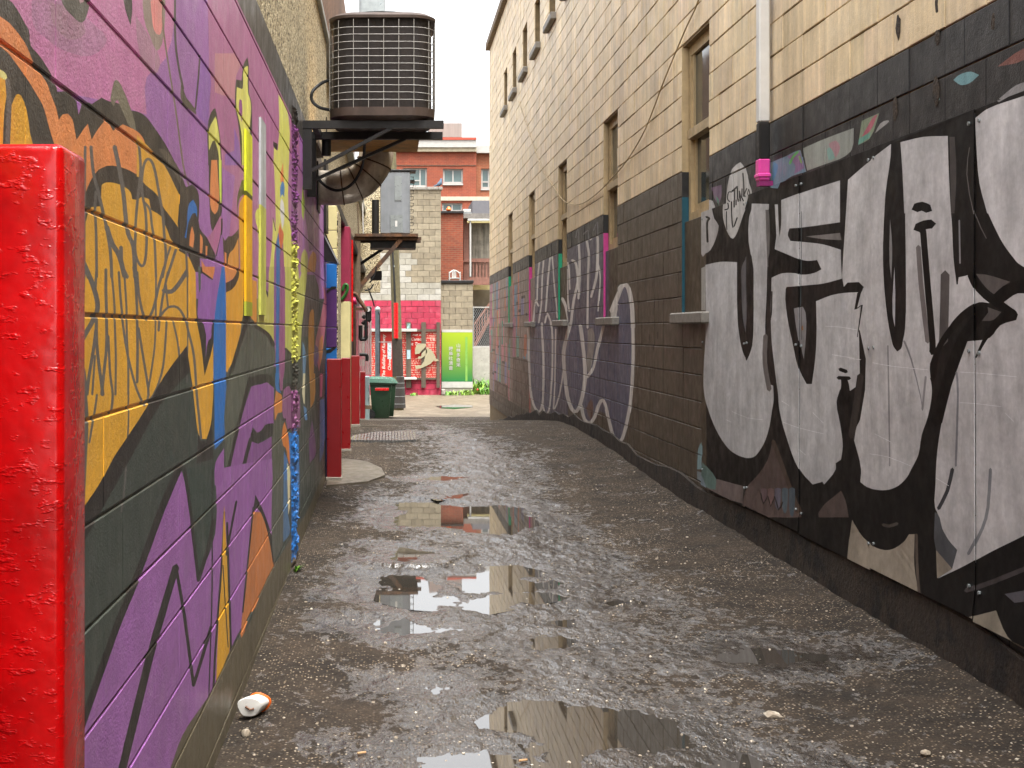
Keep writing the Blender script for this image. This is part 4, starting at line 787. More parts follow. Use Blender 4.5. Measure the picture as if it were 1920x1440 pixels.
# broken spots as flat lumps; shade of the holes is in their dark colour
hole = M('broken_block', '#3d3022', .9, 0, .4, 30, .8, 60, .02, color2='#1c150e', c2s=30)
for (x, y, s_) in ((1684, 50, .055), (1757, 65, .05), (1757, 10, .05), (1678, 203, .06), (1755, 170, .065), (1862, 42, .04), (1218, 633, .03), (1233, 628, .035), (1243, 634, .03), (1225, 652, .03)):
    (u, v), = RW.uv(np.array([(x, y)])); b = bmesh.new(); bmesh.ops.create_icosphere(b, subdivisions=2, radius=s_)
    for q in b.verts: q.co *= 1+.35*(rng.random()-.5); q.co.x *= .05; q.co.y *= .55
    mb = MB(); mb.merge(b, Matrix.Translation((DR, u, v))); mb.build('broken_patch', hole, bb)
# ---------------------------------------------------------------- ground, puddles
GY_ = np.array([-8, 4, 7, 11, 12.9, 14.4, 16, 17.4, 19, 21, 26, 32, 36, 60.]); GZ_ = np.array([-.02, -.01, .015, .045, .085, .135, .17, .185, .15, .04, -.36, -.75, -.76, -.76])
def ground_z(x, y):
    x = np.asarray(x, float); y = np.asarray(y, float)
    z = np.interp(y, GY_, GZ_)
    tt = np.clip((x+.6)/2.95, 0, 1); z = z-.035*np.sin(np.pi*tt)*np.clip((18-y)/6, 0, 1)-.03*(1-tt)*np.clip((9-y)/5, 0, 1)
    z = z+.03*np.clip((x-2.0)/.3, 0, 1)**2*np.clip((18-y)/8, 0, 1)
    return z
def gpt(px, py):                                     # photo pixel -> point on the ground
    Y = 10.
    for _ in range(60):
        z = float(ground_z((px-VX)/F*Y, Y)); Yn = (EYE-z)*F/(py-VY); Y = .6*Y+.4*min(max(Yn, 3.5), 50)
    return ((px-VX)/F*Y, Y)
def q7(*p): return Z(560, 780, 3, *p)
def q8(*p): return Z(400, 1140, 1.92, *p)
def q6(*p): return Z(1280, 800, 2.25, *p)
PUD = [q7((545, 480), (800, 470), (815, 505), (1180, 505), (1275, 520), (1240, 540), (1320, 570), (1350, 610), (1250, 640), (1180, 665), (1060, 665), (920, 640), (760, 620), (560, 610), (530, 570), (600, 530)),
 q7((460, 880), (530, 870), (660, 880), (780, 930), (740, 990), (900, 1040), (760, 1080), (620, 1080), (500, 1050), (420, 1020), (440, 970), (500, 950)),
 q7((900, 890), (1060, 860), (1070, 830), (1230, 825), (1380, 860), (1310, 890), (1240, 905), (1300, 925), (1500, 930), (1420, 960), (1280, 980), (1150, 985), (960, 985), (900, 960)),
 q7((900, 1080), (980, 1020), (1200, 995), (1400, 990), (1580, 1015), (1440, 1040), (1250, 1045), (1150, 1100), (1060, 1120)),
 q7((430, 1190), (500, 1150), (600, 1140), (690, 1170), (760, 1195), (880, 1195), (780, 1225), (600, 1225), (460, 1200)),
 q7((540, 760), (580, 735), (640, 755), (730, 770), (660, 800), (590, 815), (520, 795)),
 q8((950, 405), (1000, 370), (1090, 340), (1180, 340), (1300, 355), (1440, 350), (1560, 375), (1650, 410), (1730, 470), (1680, 500), (1560, 510), (1440, 510), (1340, 540), (1330, 640), (1200, 640), (1190, 500), (1160, 455), (1060, 450), (980, 430)),
 q8((740, 530), (880, 520), (980, 500), (1020, 560), (1060, 640), (760, 640)),
 q8((1150, 110), (1250, 95), (1335, 115), (1310, 140), (1200, 137)),
 q6((200, 975), (270, 925), (430, 932), (590, 960), (480, 988), (400, 1002), (280, 998)),
 q6((70, 1425), (200, 1400), (340, 1420), (360, 1490), (60, 1490)),
 q7((700, 352), (820, 334), (940, 342), (830, 364)), q7((800, 458), (950, 433), (905, 455), (810, 470)),
 q7((735, 1530), (770, 1510), (810, 1530), (770, 1545)), q7((1730, 1040), (1880, 1045), (1850, 1062), (1760, 1058)), q7((1420, 1155), (1520, 1150), (1510, 1172), (1430, 1172))]
PG = [np.array([gpt(*p) for p in P]) for P in PUD]
PZ = [float(ground_z(P[:, 0], P[:, 1]).mean())-.004 for P in PG]
PZ[1] = PZ[2] = PZ[3] = min(PZ[1:4])
def sdist(X, Y, P):
    ins = np.zeros(X.shape, bool); d = np.full(X.shape, 9.)
    for a, b in zip(P, np.roll(P, -1, 0)):
        e = b-a; t = np.clip(((X-a[0])*e[0]+(Y-a[1])*e[1])/(e@e+1e-9), 0, 1); d = np.minimum(d, np.hypot(X-a[0]-t*e[0], Y-a[1]-t*e[1]))
        if a[1] != b[1]:
            k = (Y < a[1]) != (Y < b[1]); ins ^= k & (X < (b[0]-a[0])*(Y-a[1])/(b[1]-a[1])+a[0])
    return np.where(ins, -d, d)
rows = [4.2]
while rows[-1] < 19: rows.append(rows[-1]+max(.012, rows[-1]**2*F**-1*.42))
rows = np.array(list(np.arange(-8, 4.2, .6))+rows+list(np.linspace(19.6, 34.5, 40)))
cols_ = np.concatenate([np.linspace(-1.1, -.62, 4), np.linspace(-.6, DR+.05, 300), [DR+.3]])
X, Y = np.meshgrid(cols_, rows)
base = ground_z(X, Y); rough = (fbm(X*9, Y*5, 4, 21)-.5)*.022+(fbm(X*34, Y*24, 3, 5)-.5)*.010
near = np.clip((24-Y)/8, .25, 1); Zg = base+rough*near+(fbm(X*1.7, Y*1.1, 3, 40)-.5)*.03*near
wet = np.clip(1-np.abs(X-.75-.12*np.sin(Y))/1.0, 0, 1)*np.clip(1.15-np.abs(Y-10.5)/11, 0, 1)   # how damp the tarmac is
bs = np.full(X.shape, 9.); bz = np.zeros(X.shape)
for P, zw in zip(PG, PZ):
    lo, hi = P.min(0)-.7, P.max(0)+.7; m = (X > lo[0]) & (X < hi[0]) & (Y > lo[1]) & (Y < hi[1])
    if not m.any(): continue
    s_ = sdist(X[m], Y[m], P); c_ = s_ < bs[m]; t1, t2 = bs[m], bz[m]; t1[c_] = s_[c_]; t2[c_] = zw; bs[m] = t1; bz[m] = t2
m = bs < 1; s_ = bs[m]+(fbm(X[m]*14, Y[m]*7, 4, 9)-.5)*.10-.012
k = np.clip(s_/.40, 0, 1); k = k*k*(3-2*k)
tgt = bz[m]+np.clip(s_, -.3, .6)*.05+rough[m]*.55
tgt = np.where(s_ < -.03, np.minimum(tgt, bz[m]-.0045+rough[m]*.2), tgt)
Zg[m] = tgt*(1-k)+Zg[m]*k; wet[m] = np.maximum(wet[m], 1-np.clip(s_/.5, 0, 1))
nr, nc = X.shape; V = np.stack([X, Y, Zg], -1).reshape(-1, 3)
fq = [(i*nc+j, i*nc+j+1, (i+1)*nc+j+1, (i+1)*nc+j) for i in range(nr-1) for j in range(nc-1)]
me = bpy.data.meshes.new('alley_tarmac'); me.from_pydata(V.tolist(), [], fq)
at_ = me.attributes.new('wet', 'FLOAT', 'POINT'); at_.data.foreach_set('value', wet.ravel()); me.shade_smooth()
m, nt, p = nmat('wet_tarmac'); N = NT(nt)
wa = N.n('Attribute'); wa.attribute_name = 'wet'; wv = wa.outputs['Fac']
c = N.mix(N.ramp(N.noise(3, 7, .7), .35, .65), '#241f1a', '#40362c')
fine = N.noise(75, 5, .75); c = N.mul(c, N.ramp(fine, .3, .7, .45, 1.6))
vo = N.n('TexVoronoi'); vo.inputs['Scale'].default_value = 80; nt.links.new(N.P(), vo.inputs['Vector'])
sx = N.n('SeparateColor'); nt.links.new(vo.outputs['Color'], sx.inputs[0])
sel = N.math('MULTIPLY', N.ramp(vo.outputs['Distance'], .25, .42, 1, 0), N.ramp(sx.outputs[0], .62, .66))
sel = N.math('MULTIPLY', sel, N.ramp(N.noise(1.6, 4, .6), .35, .55, .25, 1))
c = N.mix(sel, c, N.mix(sx.outputs[1], '#7d6a52', '#b8ab98'))
mid = N.noise(21, 4, .7, (1, .7, 1))
film = N.math('ADD', N.math('MULTIPLY', wv, .36), N.math('MULTIPLY', N.noise(3.4, 4, .65, (1, .8, 1)), .62))
film = N.math('ADD', film, N.math('MULTIPLY', mid, .75))
film = N.ramp(film, .80, .91)
c = N.mix(N.math('MULTIPLY', film, .5), c, '#171412')
nt.links.new(c, p.inputs['Base Color'])
nt.links.new(N.ramp(film, 0, 1, .8, .09), p.inputs['Roughness']); p.inputs['IOR'].default_value = 2.15; nt.links.new(N.ramp(film, 0, 1, .08, 1.0), p.inputs['Specular IOR Level'])
b = N.bump(vo.outputs['Distance'], .6, .006); nt.links.new(N.ramp(film, 0, 1, .7, .1), b.node.inputs['Strength']); b = N.bump(fine, .9, .011, b); nt.links.new(N.ramp(film, 0, 1, 1, .12), b.node.inputs['Strength']); b = N.bump(mid, .55, .02, b)
nt.links.new(b, p.inputs['Normal']); MT['tarmac'] = m
link('alley_tarmac', me, m, kind='structure', label='cracked wet asphalt running down the alley between the walls')
# far yard: pale packed gravel that runs to the horizon
MT['gravel'] = M('pale_packed_gravel', '#5b5040', .6, 0, .25, 2.5, .5, 45, .012, color2='#6e6453', c2s=1.4)
n1, n2 = 70, 40; gx = np.linspace(-26, 34, n1); gy = np.linspace(31.5, 110, n2); GX, GYY = np.meshgrid(gx, gy)
GZ = -.79+.016*(fbm(GX*.8, GYY*.5, 3, 2)-.5)
pyd('yard_ground', np.stack([GX, GYY, GZ], -1).reshape(-1, 3), [(i*n1+j, i*n1+j+1, (i+1)*n1+j+1, (i+1)*n1+j) for i in range(n2-1) for j in range(n1-1)], MT['gravel'], smooth=True, kind='structure', label='pale gravel yard beyond the alley')
MB().quad((-300, -300, -1.3), (300, -300, -1.3), (300, 600, -1.3), (-300, 600, -1.3)).build('ground', MT['gravel'], kind='structure', label='ground far around the alley')
# water
m, nt, p = nmat('puddle_water'); N = NT(nt)
p.inputs['Base Color'].default_value = (.035, .030, .024, 1); p.inputs['Roughness'].default_value = .015; p.inputs['IOR'].default_value = 2.1; p.inputs['Specular IOR Level'].default_value = .6
nt.links.new(N.bump(N.noise(3.5, 2, .5), .012, .01), p.inputs['Normal']); MT['water'] = m
def inflate(P, d):
    c = P.mean(0); return [tuple(c+(q-c)*(1+d/max(.08, np.linalg.norm(q-c)))) for q in P]
sheets = [(inflate(P, .10), zw) for i, (P, zw) in enumerate(zip(PG, PZ)) if i not in (1, 2, 3)]
from mathutils.geometry import convex_hull_2d
H3 = [Vector(q) for q in np.vstack(PG[1:4]).tolist()]; sheets.append(([tuple(H3[i]) for i in convex_hull_2d(H3)], PZ[1]))
for Q, zw in sheets:
    vo_, eo_, fo_ = delaunay_2d_cdt([Vector(q) for q in Q], [(i, (i+1) % len(Q)) for i in range(len(Q))], [], 1, 1e-5)[:3]
    pyd('puddle', [(v.x, v.y, zw) for v in vo_], [tuple(f) for f in fo_], MT['water'], kind='structure', label='shallow rain puddle in the alley')
pf = np.array([gpt(*p_) for p_ in Z(560, 560, 4.8, (1200, 962), (1400, 948), (1560, 955), (1570, 972), (1400, 988), (1280, 980))])
pyd('puddle', [(x, y, -.779) for x, y in np.array([((px-VX)/F*Y_, Y_) for px, py in Z(560, 560, 4.8, (1230, 962), (1400, 948), (1560, 955), (1570, 972), (1400, 988), (1280, 980)) for Y_ in [(EYE+.765)*F/(py-VY)]])], [tuple(range(6))], MT['water'], kind='structure', label='green-tinged puddle in the gravel yard')
# concrete apron by the posts, steel plate
def slab(name, pts, th, mat, up=.012, **k):
    top = []
    for q in pts:
        x, y = gpt(*q); top.append((x, y, float(ground_z(x, y))+up))
    n = len(top); Vv = top+[(x, y, z-th) for x, y, z in top]
    return pyd(name, Vv, [tuple(range(n)), tuple(range(2*n-1, n-1, -1))]+[(i, i+n, (i+1) % n+n, (i+1) % n) for i in range(n)], mat, **k)
MT['apron'] = M('damp_concrete', '#5d564a', .5, 0, .25, 6, .4, 50, .008, dirt=.5)
slab('concrete_apron', [(612, 913), (690, 905), (722, 893), (715, 880), (690, 868), (665, 864), (640, 862), (618, 878)], .06, MT['apron'], .014, kind='structure', label='cracked concrete apron at the foot of the posts')
slab('concrete_path', [(640, 799), (752, 799), (790, 792), (792, 786), (640, 786)], .06, MT['apron'], .008, kind='structure', label='smooth concrete path past the bins')
m = M('wet_steel_plate', '#7a7a78', .22, .6, .2, 10, 0); N = NT(m.node_tree); w_ = N.n('TexWave'); w_.inputs['Scale'].default_value = 9; m.node_tree.links.new(N.P((1, .2, 1)), w_.inputs['Vector']); m.node_tree.links.new(N.bump(w_.outputs[0], .6, .01), m.node_tree.nodes['Principled BSDF'].inputs['Normal'])
slab('steel_plate', [(655, 829), (747, 830), (781, 828), (780, 810), (700, 814), (662, 820)], .03, m, .026, label='ridged wet steel plate laid over the alley by the red posts', cat='plate')
# loose grit, cup, stone
mb = MB(); gm = M('grit', '#8f8372', .6, 0, .5, 40, 0, color2='#c9bfae', c2s=30)
for k in range(900):
    y = 4.4+(rng.random()**1.6)*9; x = rng.uniform(-.5, 2.25); r = rng.uniform(.0025, .007)*(1+.5*(rng.random() < .08)); z = float(ground_z(x, y))
    iy = min(np.searchsorted(rows, y), nr-1); ix = min(np.searchsorted(cols_, x), nc-1); z = Zg[iy, ix]
    b = bmesh.new(); bmesh.ops.create_icosphere(b, subdivisions=1, radius=r)
    for v in b.verts: v.co *= 1+.5*(rng.random()-.5); v.co.z *= .7
    vs_ = [mb.bm.verts.new(v.co+Vector((x, y, z+r*.2))) for v in b.verts]; b.verts.index_update()
    for f in b.faces: mb.bm.faces.new([vs_[v.index] for v in f.verts])
    b.free()
mb.build('loose_grit', gm, kind='stuff', label='scattered loose grit on the asphalt', cat='grit')
def gz(x, y): return float(Zg[min(np.searchsorted(rows, y), nr-1), min(np.searchsorted(cols_, x), nc-1)])
cx, cy = gpt(474, 1345); cz = gz(cx, cy); cup = empty('crushed_cup', (cx, cy, cz), 'crushed white cup with an orange rim lying beside the mural wall', 'cup')
A = Vector((cx-.012, cy-.02, cz+.042)); D = Vector((.030, .085, -.004))
def cupring(t, r, sq): return [A+D*t+Vector((math.cos(a)*r*(1+.12*math.sin(3*a+sq)), -.2*r*math.sin(a)*.3, math.sin(a)*r*(.93+.1*math.cos(2*a+sq)))) for a in np.linspace(0, 2*math.pi, 20, endpoint=False)]
mb = MB(); rs = [[mb.bm.verts.new(v) for v in cupring(t, r, sq)] for t, r, sq in ((0, .040, 0), (.05, .043, 0), (.4, .040, .6), (.7, .036, 1.2), (1, .034, 1.0))]
for a, b in zip(rs, rs[1:]):
    for k in range(20): mb.bm.faces.new((a[k], a[(k+1) % 20], b[(k+1) % 20], b[k]))
c0 = mb.bm.verts.new(A-D*.03+Vector((.004, 0, -.006)))
for k in range(20): mb.bm.faces.new((rs[0][(k+1) % 20], rs[0][k], c0))
mb.build('cup_body', MT['plasticw'], cup, smooth=True)
mb = MB(); ring = cupring(1.02, .036, 1.0); mb.tube(ring+[ring[0]], .0055, 6).build('orange_rim', M('orange_plastic', '#e2681e', .35), cup, smooth=True)
mb = MB(); mb.tube([A-D*.035+Vector((-.012, 0, .004)), A-D*.05+Vector((.006, 0, -.008)), A-D*.04+Vector((.02, 0, -.004))], .004, 5).build('brown_stain', M('brown_dregs', '#6a4326', .5), cup)
sx_, sy_ = gpt(461, 1378); b = bmesh.new(); bmesh.ops.create_icosphere(b, subdivisions=2, radius=.016)
for v in b.verts: v.co *= 1+.4*(rng.random()-.5)
mb = MB(); mb.merge(b, Matrix.Translation((sx_, sy_, gz(sx_, sy_)+.010))); mb.build('stone', gm, label='small grey stone on the asphalt beside the crushed cup', cat='stone')
for k, (x, y, lb) in enumerate(((1450, 1342, 'pale flattened scrap of litter on the asphalt below the grey panels'), (1735, 1418, 'whitish pebble at the foot of the dark foundation'), (981, 1430, 'tan cigarette butt at the edge of the large puddle'), (678, 1414, 'orange tinged cigarette butt on dry asphalt near the cup'))):
    X_, Y_ = gpt(x, y); z = gz(X_, Y_)
    mb = MB()
    if k == 1:
        b = bmesh.new(); bmesh.ops.create_icosphere(b, subdivisions=2, radius=.018)
        for v in b.verts: v.co *= 1+.3*(rng.random()-.5); v.co.z *= .6
        mb.merge(b, Matrix.Translation((X_, Y_, z+.008)))
    elif k == 0: mb.prism([(X_-.03, z+.002), (X_-.01, z+.012), (X_+.015, z+.008), (X_+.03, z+.002)], Y_-.03, Y_+.03)
    else: mb.cyl((X_-.014, Y_, z+.006), (X_+.014, Y_+.012, z+.006), .0045, n=8)
    mb.build(['litter_scrap', 'pebble', 'cigarette_butt', 'cigarette_butt'][k], gm if k < 2 else M('butt_paper', '#b08a62', .7), label=lb, cat=['litter', 'pebble', 'cigarette', 'cigarette'][k])
# weeds at the foot of the left wall
lf = M('weed_green', '#5f8a2a', .5, 0, .3, 30, 0)
wx, wy = -DL+.03, 8.0; mb = MB()
for k in range(16):
    a = rng.uniform(0, 6.28); L = rng.uniform(.03, .07); d = Vector((abs(math.cos(a)), math.sin(a), rng.uniform(.3, 1.2))).normalized()*L; p_ = Vector((wx, wy+rng.uniform(-.06, .06), .01)); sd_ = d.cross(Vector((0, 0, 1))).normalized()*.01
    mb.quad(p_, p_+d*.5+sd_, p_+d, p_+d*.5-sd_)
mb.build('weed', lf, label='tiny green weed growing from the crack under the mural', cat='weed')
# ---------------------------------------------------------------- left upper: pebbledash building behind and above the mural wall
m, nt, p = nmat('pebbledash'); N = NT(nt)
vo = N.n('TexVoronoi'); vo.inputs['Scale'].default_value = 75; nt.links.new(N.P(), vo.inputs['Vector'])
sx = N.n('SeparateColor'); nt.links.new(vo.outputs['Color'], sx.inputs[0])
c = N.mix(sx.outputs[0], '#8d7a54', '#e2d6b4'); c = N.mix(N.ramp(sx.outputs[1], .75, .8), c, '#3a3226'); c = N.mix(N.ramp(N.noise(5, 5, .7, (1, 1, .25)), .55, .75, 0, .6), c, '#2e2a20')
nt.links.new(c, p.inputs['Base Color']); p.inputs['Roughness'].default_value = .75
b = N.bump(N.ramp(vo.outputs['Distance'], 0, .6, 1, 0), 1.0, .012); nt.links.new(b, p.inputs['Normal']); MT['dash'] = m
MT['brownbrick'] = None
def brickmat(name, c1, c2, mo, scale, bw=.5, rh=.25, ms=.02, frontal=True):
    m, nt, p = nmat(name); N = NT(nt); mp = N.n('Mapping'); nt.links.new(N.P(), mp.inputs['Vector'])
    mp.inputs['Rotation'].default_value = (math.pi/2, 0, 0) if frontal else (math.pi/2, 0, math.pi/2)
    sp = N.n('SeparateXYZ'); nt.links.new(N.P(), sp.inputs[0]); cb = N.n('CombineXYZ'); nt.links.new(sp.outputs[0 if frontal else 1], cb.inputs[0]); nt.links.new(sp.outputs[2], cb.inputs[1])
    t = N.n('TexBrick'); nt.links.new(cb.outputs[0], t.inputs['Vector']); t.inputs['Scale'].default_value = 1
    t.inputs['Color1'].default_value = (*lin(c1), 1); t.inputs['Color2'].default_value = (*lin(c2), 1); t.inputs['Mortar'].default_value = (*lin(mo), 1)
    t.inputs['Brick Width'].default_value = .22*scale; t.inputs['Row Height'].default_value = .075*scale; t.inputs['Mortar Size'].default_value = .008*scale; t.inputs['Mortar Smooth'].default_value = .2
    c = N.mul(t.outputs['Color'], N.ramp(N.noise(1.5, 6, .7), .3, .7, .75, 1.2)); c = N.mul(c, N.ramp(N.noise(11, 4, .7), .3, .7, .85, 1.15)); nt.links.new(c, p.inputs['Base Color']); p.inputs['Roughness'].default_value = .75
    nt.links.new(N.bump(t.outputs['Fac'], -.4, .01), p.inputs['Normal']); return m
MT['brownbrick'] = brickmat('brown_brick', '#6d4a36', '#5a3d2e', '#8a7560', 1, frontal=False)
sb = empty('pebbledash_building', (-1.5, 16, 0), 'building with pebbledash upper wall overhanging the mural wall', 'building')
ZS = EYE+1.445
MB().box(-3.6, -DL-.012, -6, 12.7, ZS, 4.02).build('pebbledash_wall', MT['dash'], sb)
MB().box(-3.6, -.66, 12.7, 31, EYE+1.39, 4.02).build('pebbledash_wall', MT['dash'], sb)
MB().box(-3.6, -.56, 12.9, 31, EYE+1.28, EYE+1.385, .01).build('dark_ledge', MT['black'], sb)
MB().box(-3.6, -DL+.02, -6, 31.05, 4.025, 4.085, .006).build('roof_flashing', MT['galv'], sb)
MB().box(-3.6, -DL-.10, 10.5, 26, 4.09, 6.2).build('upper_brick_wall', MT['brownbrick'], sb)
MT['brnwall'] = M('grimy_maroon_wall', '#5a2a34', .7, 0, .3, 5, .3, 40, .008, streak=.25)
MB().box(-3.6, -.70, 12.47, 31, -1.2, EYE+1.27).build('lower_wall', MT['brnwall'], sb)
MB().box(-3.6, -.24, 31.0, 31.5, at(0, 548, 31).z, 4.9).build('end_wall', MT['dash'], sb)
# roof vent box
v0 = at(673, 20, 18); v1 = at(722, -90, 18)
rv = empty('roof_vent', ((v0.x+v1.x)/2, 18.2, 4.09), 'pale grey sheet metal vent box on the roof above the air conditioner', 'vent')
MB().box(v0.x, v1.x, 18, 18.5, 4.4, v1.z, .005).build('vent_box', MT['galv'], rv); MB().box(v0.x+.02, v0.x+.03, 17.99, 18.0, 4.4, v1.z).build('seam', MT['grey'], rv); MB().box(v0.x+.15, v0.x+.19, 18.1, 18.4, 4.05, 4.4).build('stand', MT['black'], rv); MB().box(-.75, v1.x-.02, 18.15, 18.35, 4.06, 4.12).build('stand', MT['black'], rv)
# block pilasters
pa = empty('painted_pilaster', (-.54, 12.9, 0), 'narrow block pilaster painted cream, blue and violet at the end of the mural', 'pilaster')
Ya = 12.475; za = lambda y: at(0, y, Ya).z
bands = [(385, 432, 'cream'), (432, 466, 'cream'), (466, 494, 'cream'), (494, 541, 'blue'), (541, 614, 'violet'), (614, 652, 'violet'), (652, 920, 'blue')]
for y0, y1, mt in bands: MB().box(-.592, -.488, Ya, 13.25, za(y1)+.003, za(y0)-.003, .004).build('block', MT[mt], pa)
MB().box(-.588, -.492, Ya+.006, 13.24, -.2, za(385)).build('block_core', MT['conc'], pa)
mbx = MB(); mbx.prism([(at(612, 551, Ya).x, za(551)), (at(612, 545, Ya).x, za(545)), (at(622, 537, Ya).x, za(537)), (at(630, 537, Ya).x, za(537)), (at(630, 541, Ya).x, za(541)), (at(622, 543, Ya).x, za(543))], Ya-.002, Ya+.001); mbx.build('black_line', MT['black'], pa)
mbx = MB(); mbx.prism([(at(610, 663, Ya).x, za(663)), (at(612, 657, Ya).x, za(657)), (at(630, 649, Ya).x, za(649)), (at(630, 653, Ya).x, za(653)), (at(620, 661, Ya).x, za(661))], Ya-.002, Ya+.001); mbx.build('black_line', MT['black'], pa)
MB().box(-.4875, -.478, Ya+.03, 13.24, -.2, za(395)).build('rough_side', MT['dash'], pa)
pb = empty('maroon_pilaster', (-.57, 17.2, 0), 'pilaster painted maroon above and beige below, behind the red posts', 'pilaster')
zb_ = lambda y: at(0, y, 17).z
MB().box(-.70, at(656, 0, 17).x, 17, 17.6, zb_(565), EYE+1.27, .004).build('maroon_face', MT['maroon'], pb)
MB().box(-.70, at(656, 0, 17).x+.002, 16.995, 17.6, -.1, zb_(565)-.003, .004).build('beige_face', MT['cream'], pb)
mbx = MB(); mbx.tube([(at(x, y, 16.99).x, 16.99, at(x, y, 16.99).z) for x, y in arc([(642, 545), (646, 534), (651, 535), (651, 545), (645, 556), (640, 562)], 4)], .02, 6); mbx.build('green_mark', M('green_spray', '#1f5a1c', .6), pb)
# ---------------------------------------------------------------- air conditioner on its bracket
YA = 9.05; ac = empty('air_conditioner', (-.06, YA+.34, at(0, 214, YA).z), 'large dark outdoor air conditioner with wire guard perched on a wall bracket', 'air conditioner')
ax0, ax1 = at(617, 0, YA).x, at(816, 0, YA).x; az0, az1 = at(0, 213, YA).z, at(0, 24, YA).z; ay0, ay1 = YA, YA+.70
def rrect(x0, x1, y0, y1, r, n=7):
    out = []
    for cx_, cy_, a0 in ((x1-r, y0+r, -90), (x1-r, y1-r, 0), (x0+r, y1-r, 90), (x0+r, y0+r, 180)):
        for k in range(n+1): a = math.radians(a0+90*k/n); out.append((cx_+r*math.cos(a), cy_+r*math.sin(a)))
    return out
def extr(name, prof, mat, parent, smooth=True):        # stacked rings (outline, z)
    mb = MB(); rg = [[mb.bm.verts.new((x, y, z)) for x, y in o] for o, z in prof]; n = len(rg[0])
    for a, b in zip(rg, rg[1:]):
        for k in range(n): mb.bm.faces.new((a[k], a[(k+1) % n], b[(k+1) % n], b[k]))
    mb.bm.faces.new(rg[0][::-1]); mb.bm.faces.new(rg[-1]); return mb.build(name, mat, parent, smooth)
R_ = .17; O = lambda d: rrect(ax0+d, ax1-d, ay0+d, ay1-d, R_-d*.5)
m = M('coil_fins', '#2a2422', .6, .3, .3, 8, 0, streak=.3); N = NT(m.node_tree); w_ = N.n('TexWave'); w_.inputs['Scale'].default_value = 40; w_.bands_direction = 'X'; m.node_tree.links.new(N.P((1, 1, 0)), w_.inputs['Vector']); m.node_tree.links.new(N.bump(w_.outputs[0], .5, .004), m.node_tree.nodes['Principled BSDF'].inputs['Normal'])
extr('coil', [(O(.02), az0+.04), (O(.02), az1-.03)], m, ac)
MT['acbase'] = M('brown_enamel', '#4a3d36', .5, .2, .25, 8, .1, streak=.2)
extr('base_pan', [(O(.03), az0-.035), (O(.0), az0-.01), (O(-.004), az0+.045)], MT['acbase'], ac); extr('top_cap', [(O(-.006), az1-.03), (O(-.008), az1-.012), (O(.03), az1+.012), (O(.22), az1+.03)], MT['acbase'], ac)
og = O(-.004); wires = 0
for k in range(1, 12):
    z = az0+.045+(az1-az0-.09)*k/12; mb = MB(); pp = [(x, y, z+.004*math.sin(7*x+k)*(k in (2, 8))) for x, y in og]; mb.tube(pp+[pp[0]], .0022, 5, False).build('guard_wire', MT['wire'], ac)
per = [x for i, x in enumerate(og) if True]
fx = np.linspace(ax0+.06, ax1-.04, 7)
for x in fx: MB().cyl((x, ay0-.003 if ax0+R_ < x < ax1-R_ else ay0+R_-math.sqrt(max(0, (R_+.003)**2-max(ax0+R_-x, x-ax1+R_, 0)**2)), az0+.04), (x, ay0-.003 if ax0+R_ < x < ax1-R_ else ay0+R_-math.sqrt(max(0, (R_+.003)**2-max(ax0+R_-x, x-ax1+R_, 0)**2)), az1-.04), .0022, n=5).build('guard_wire', MT['wire'], ac)
for y in np.linspace(ay0+.12, ay1-.12, 5):
    for x in (ax0-.002, ax1+.002): MB().cyl((x, y, az0+.04), (x, y, az1-.04), .0022, n=5).build('guard_wire', MT['wire'], ac)
mb = MB(); ctr = Vector(((ax0+ax1)/2, (ay0+ay1)/2, az1+.045))
for r in (.08, .15, .22, .28): mb.tube([ctr+Vector((math.cos(a)*r, math.sin(a)*r, -.02*(r/.28)**2)) for a in np.linspace(0, 2*math.pi, 25)], .004, 5, False)
for k in range(8): a = k*math.pi/4; mb.tube([ctr, ctr+Vector((math.cos(a)*.28, math.sin(a)*.28, -.02))], .004, 5)
mb.build('fan_grille', MT['black'], ac)
br = empty('wall_bracket', (-DL, 9.4, 2.3), 'black steel cantilever bracket carrying the large air conditioner', 'bracket')
zr = az0-.037
for y, xe in ((9.10, 832), (9.62, 830)):
    MB().box(-DL+.002, at(xe, 0, y).x, y, y+.05, zr-.05, zr).build('rail', MT['black'], br)
    MB().box(-DL+.001, -DL+.06, y+.003, y+.05, zr-.45, zr-.052).build('wall_plate', MT['black'], br)
    MB().beam((-DL+.03, y+.025, zr-.34), (at(735 if y < 9.5 else 760, 0, y).x, y+.025, zr-.045), .045, .02).build('brace', MT['black'], br)
MB().box(-DL+.06, -DL+.10, 9.16, 9.61, zr-.05, zr-.005).build('cross_bar', MT['black'], br)
pw = MB(); pw.box(at(603, 0, 10.2).x, at(786, 0, 10.2).x, 10.0, 10.9, at(0, 262, 10.2).z, at(0, 262, 10.2).z+.022); pwo = pw.build('plywood_board', MT['wood'], label='bare plywood board under the air conditioner above the duct elbow', cat='board')
MB().box(-DL+.001, -DL+.05, 10.0, 10.9, at(0, 262, 10.2).z-.05, at(0, 262, 10.2).z-.001).build('cleat', MT['timber'], pwo)
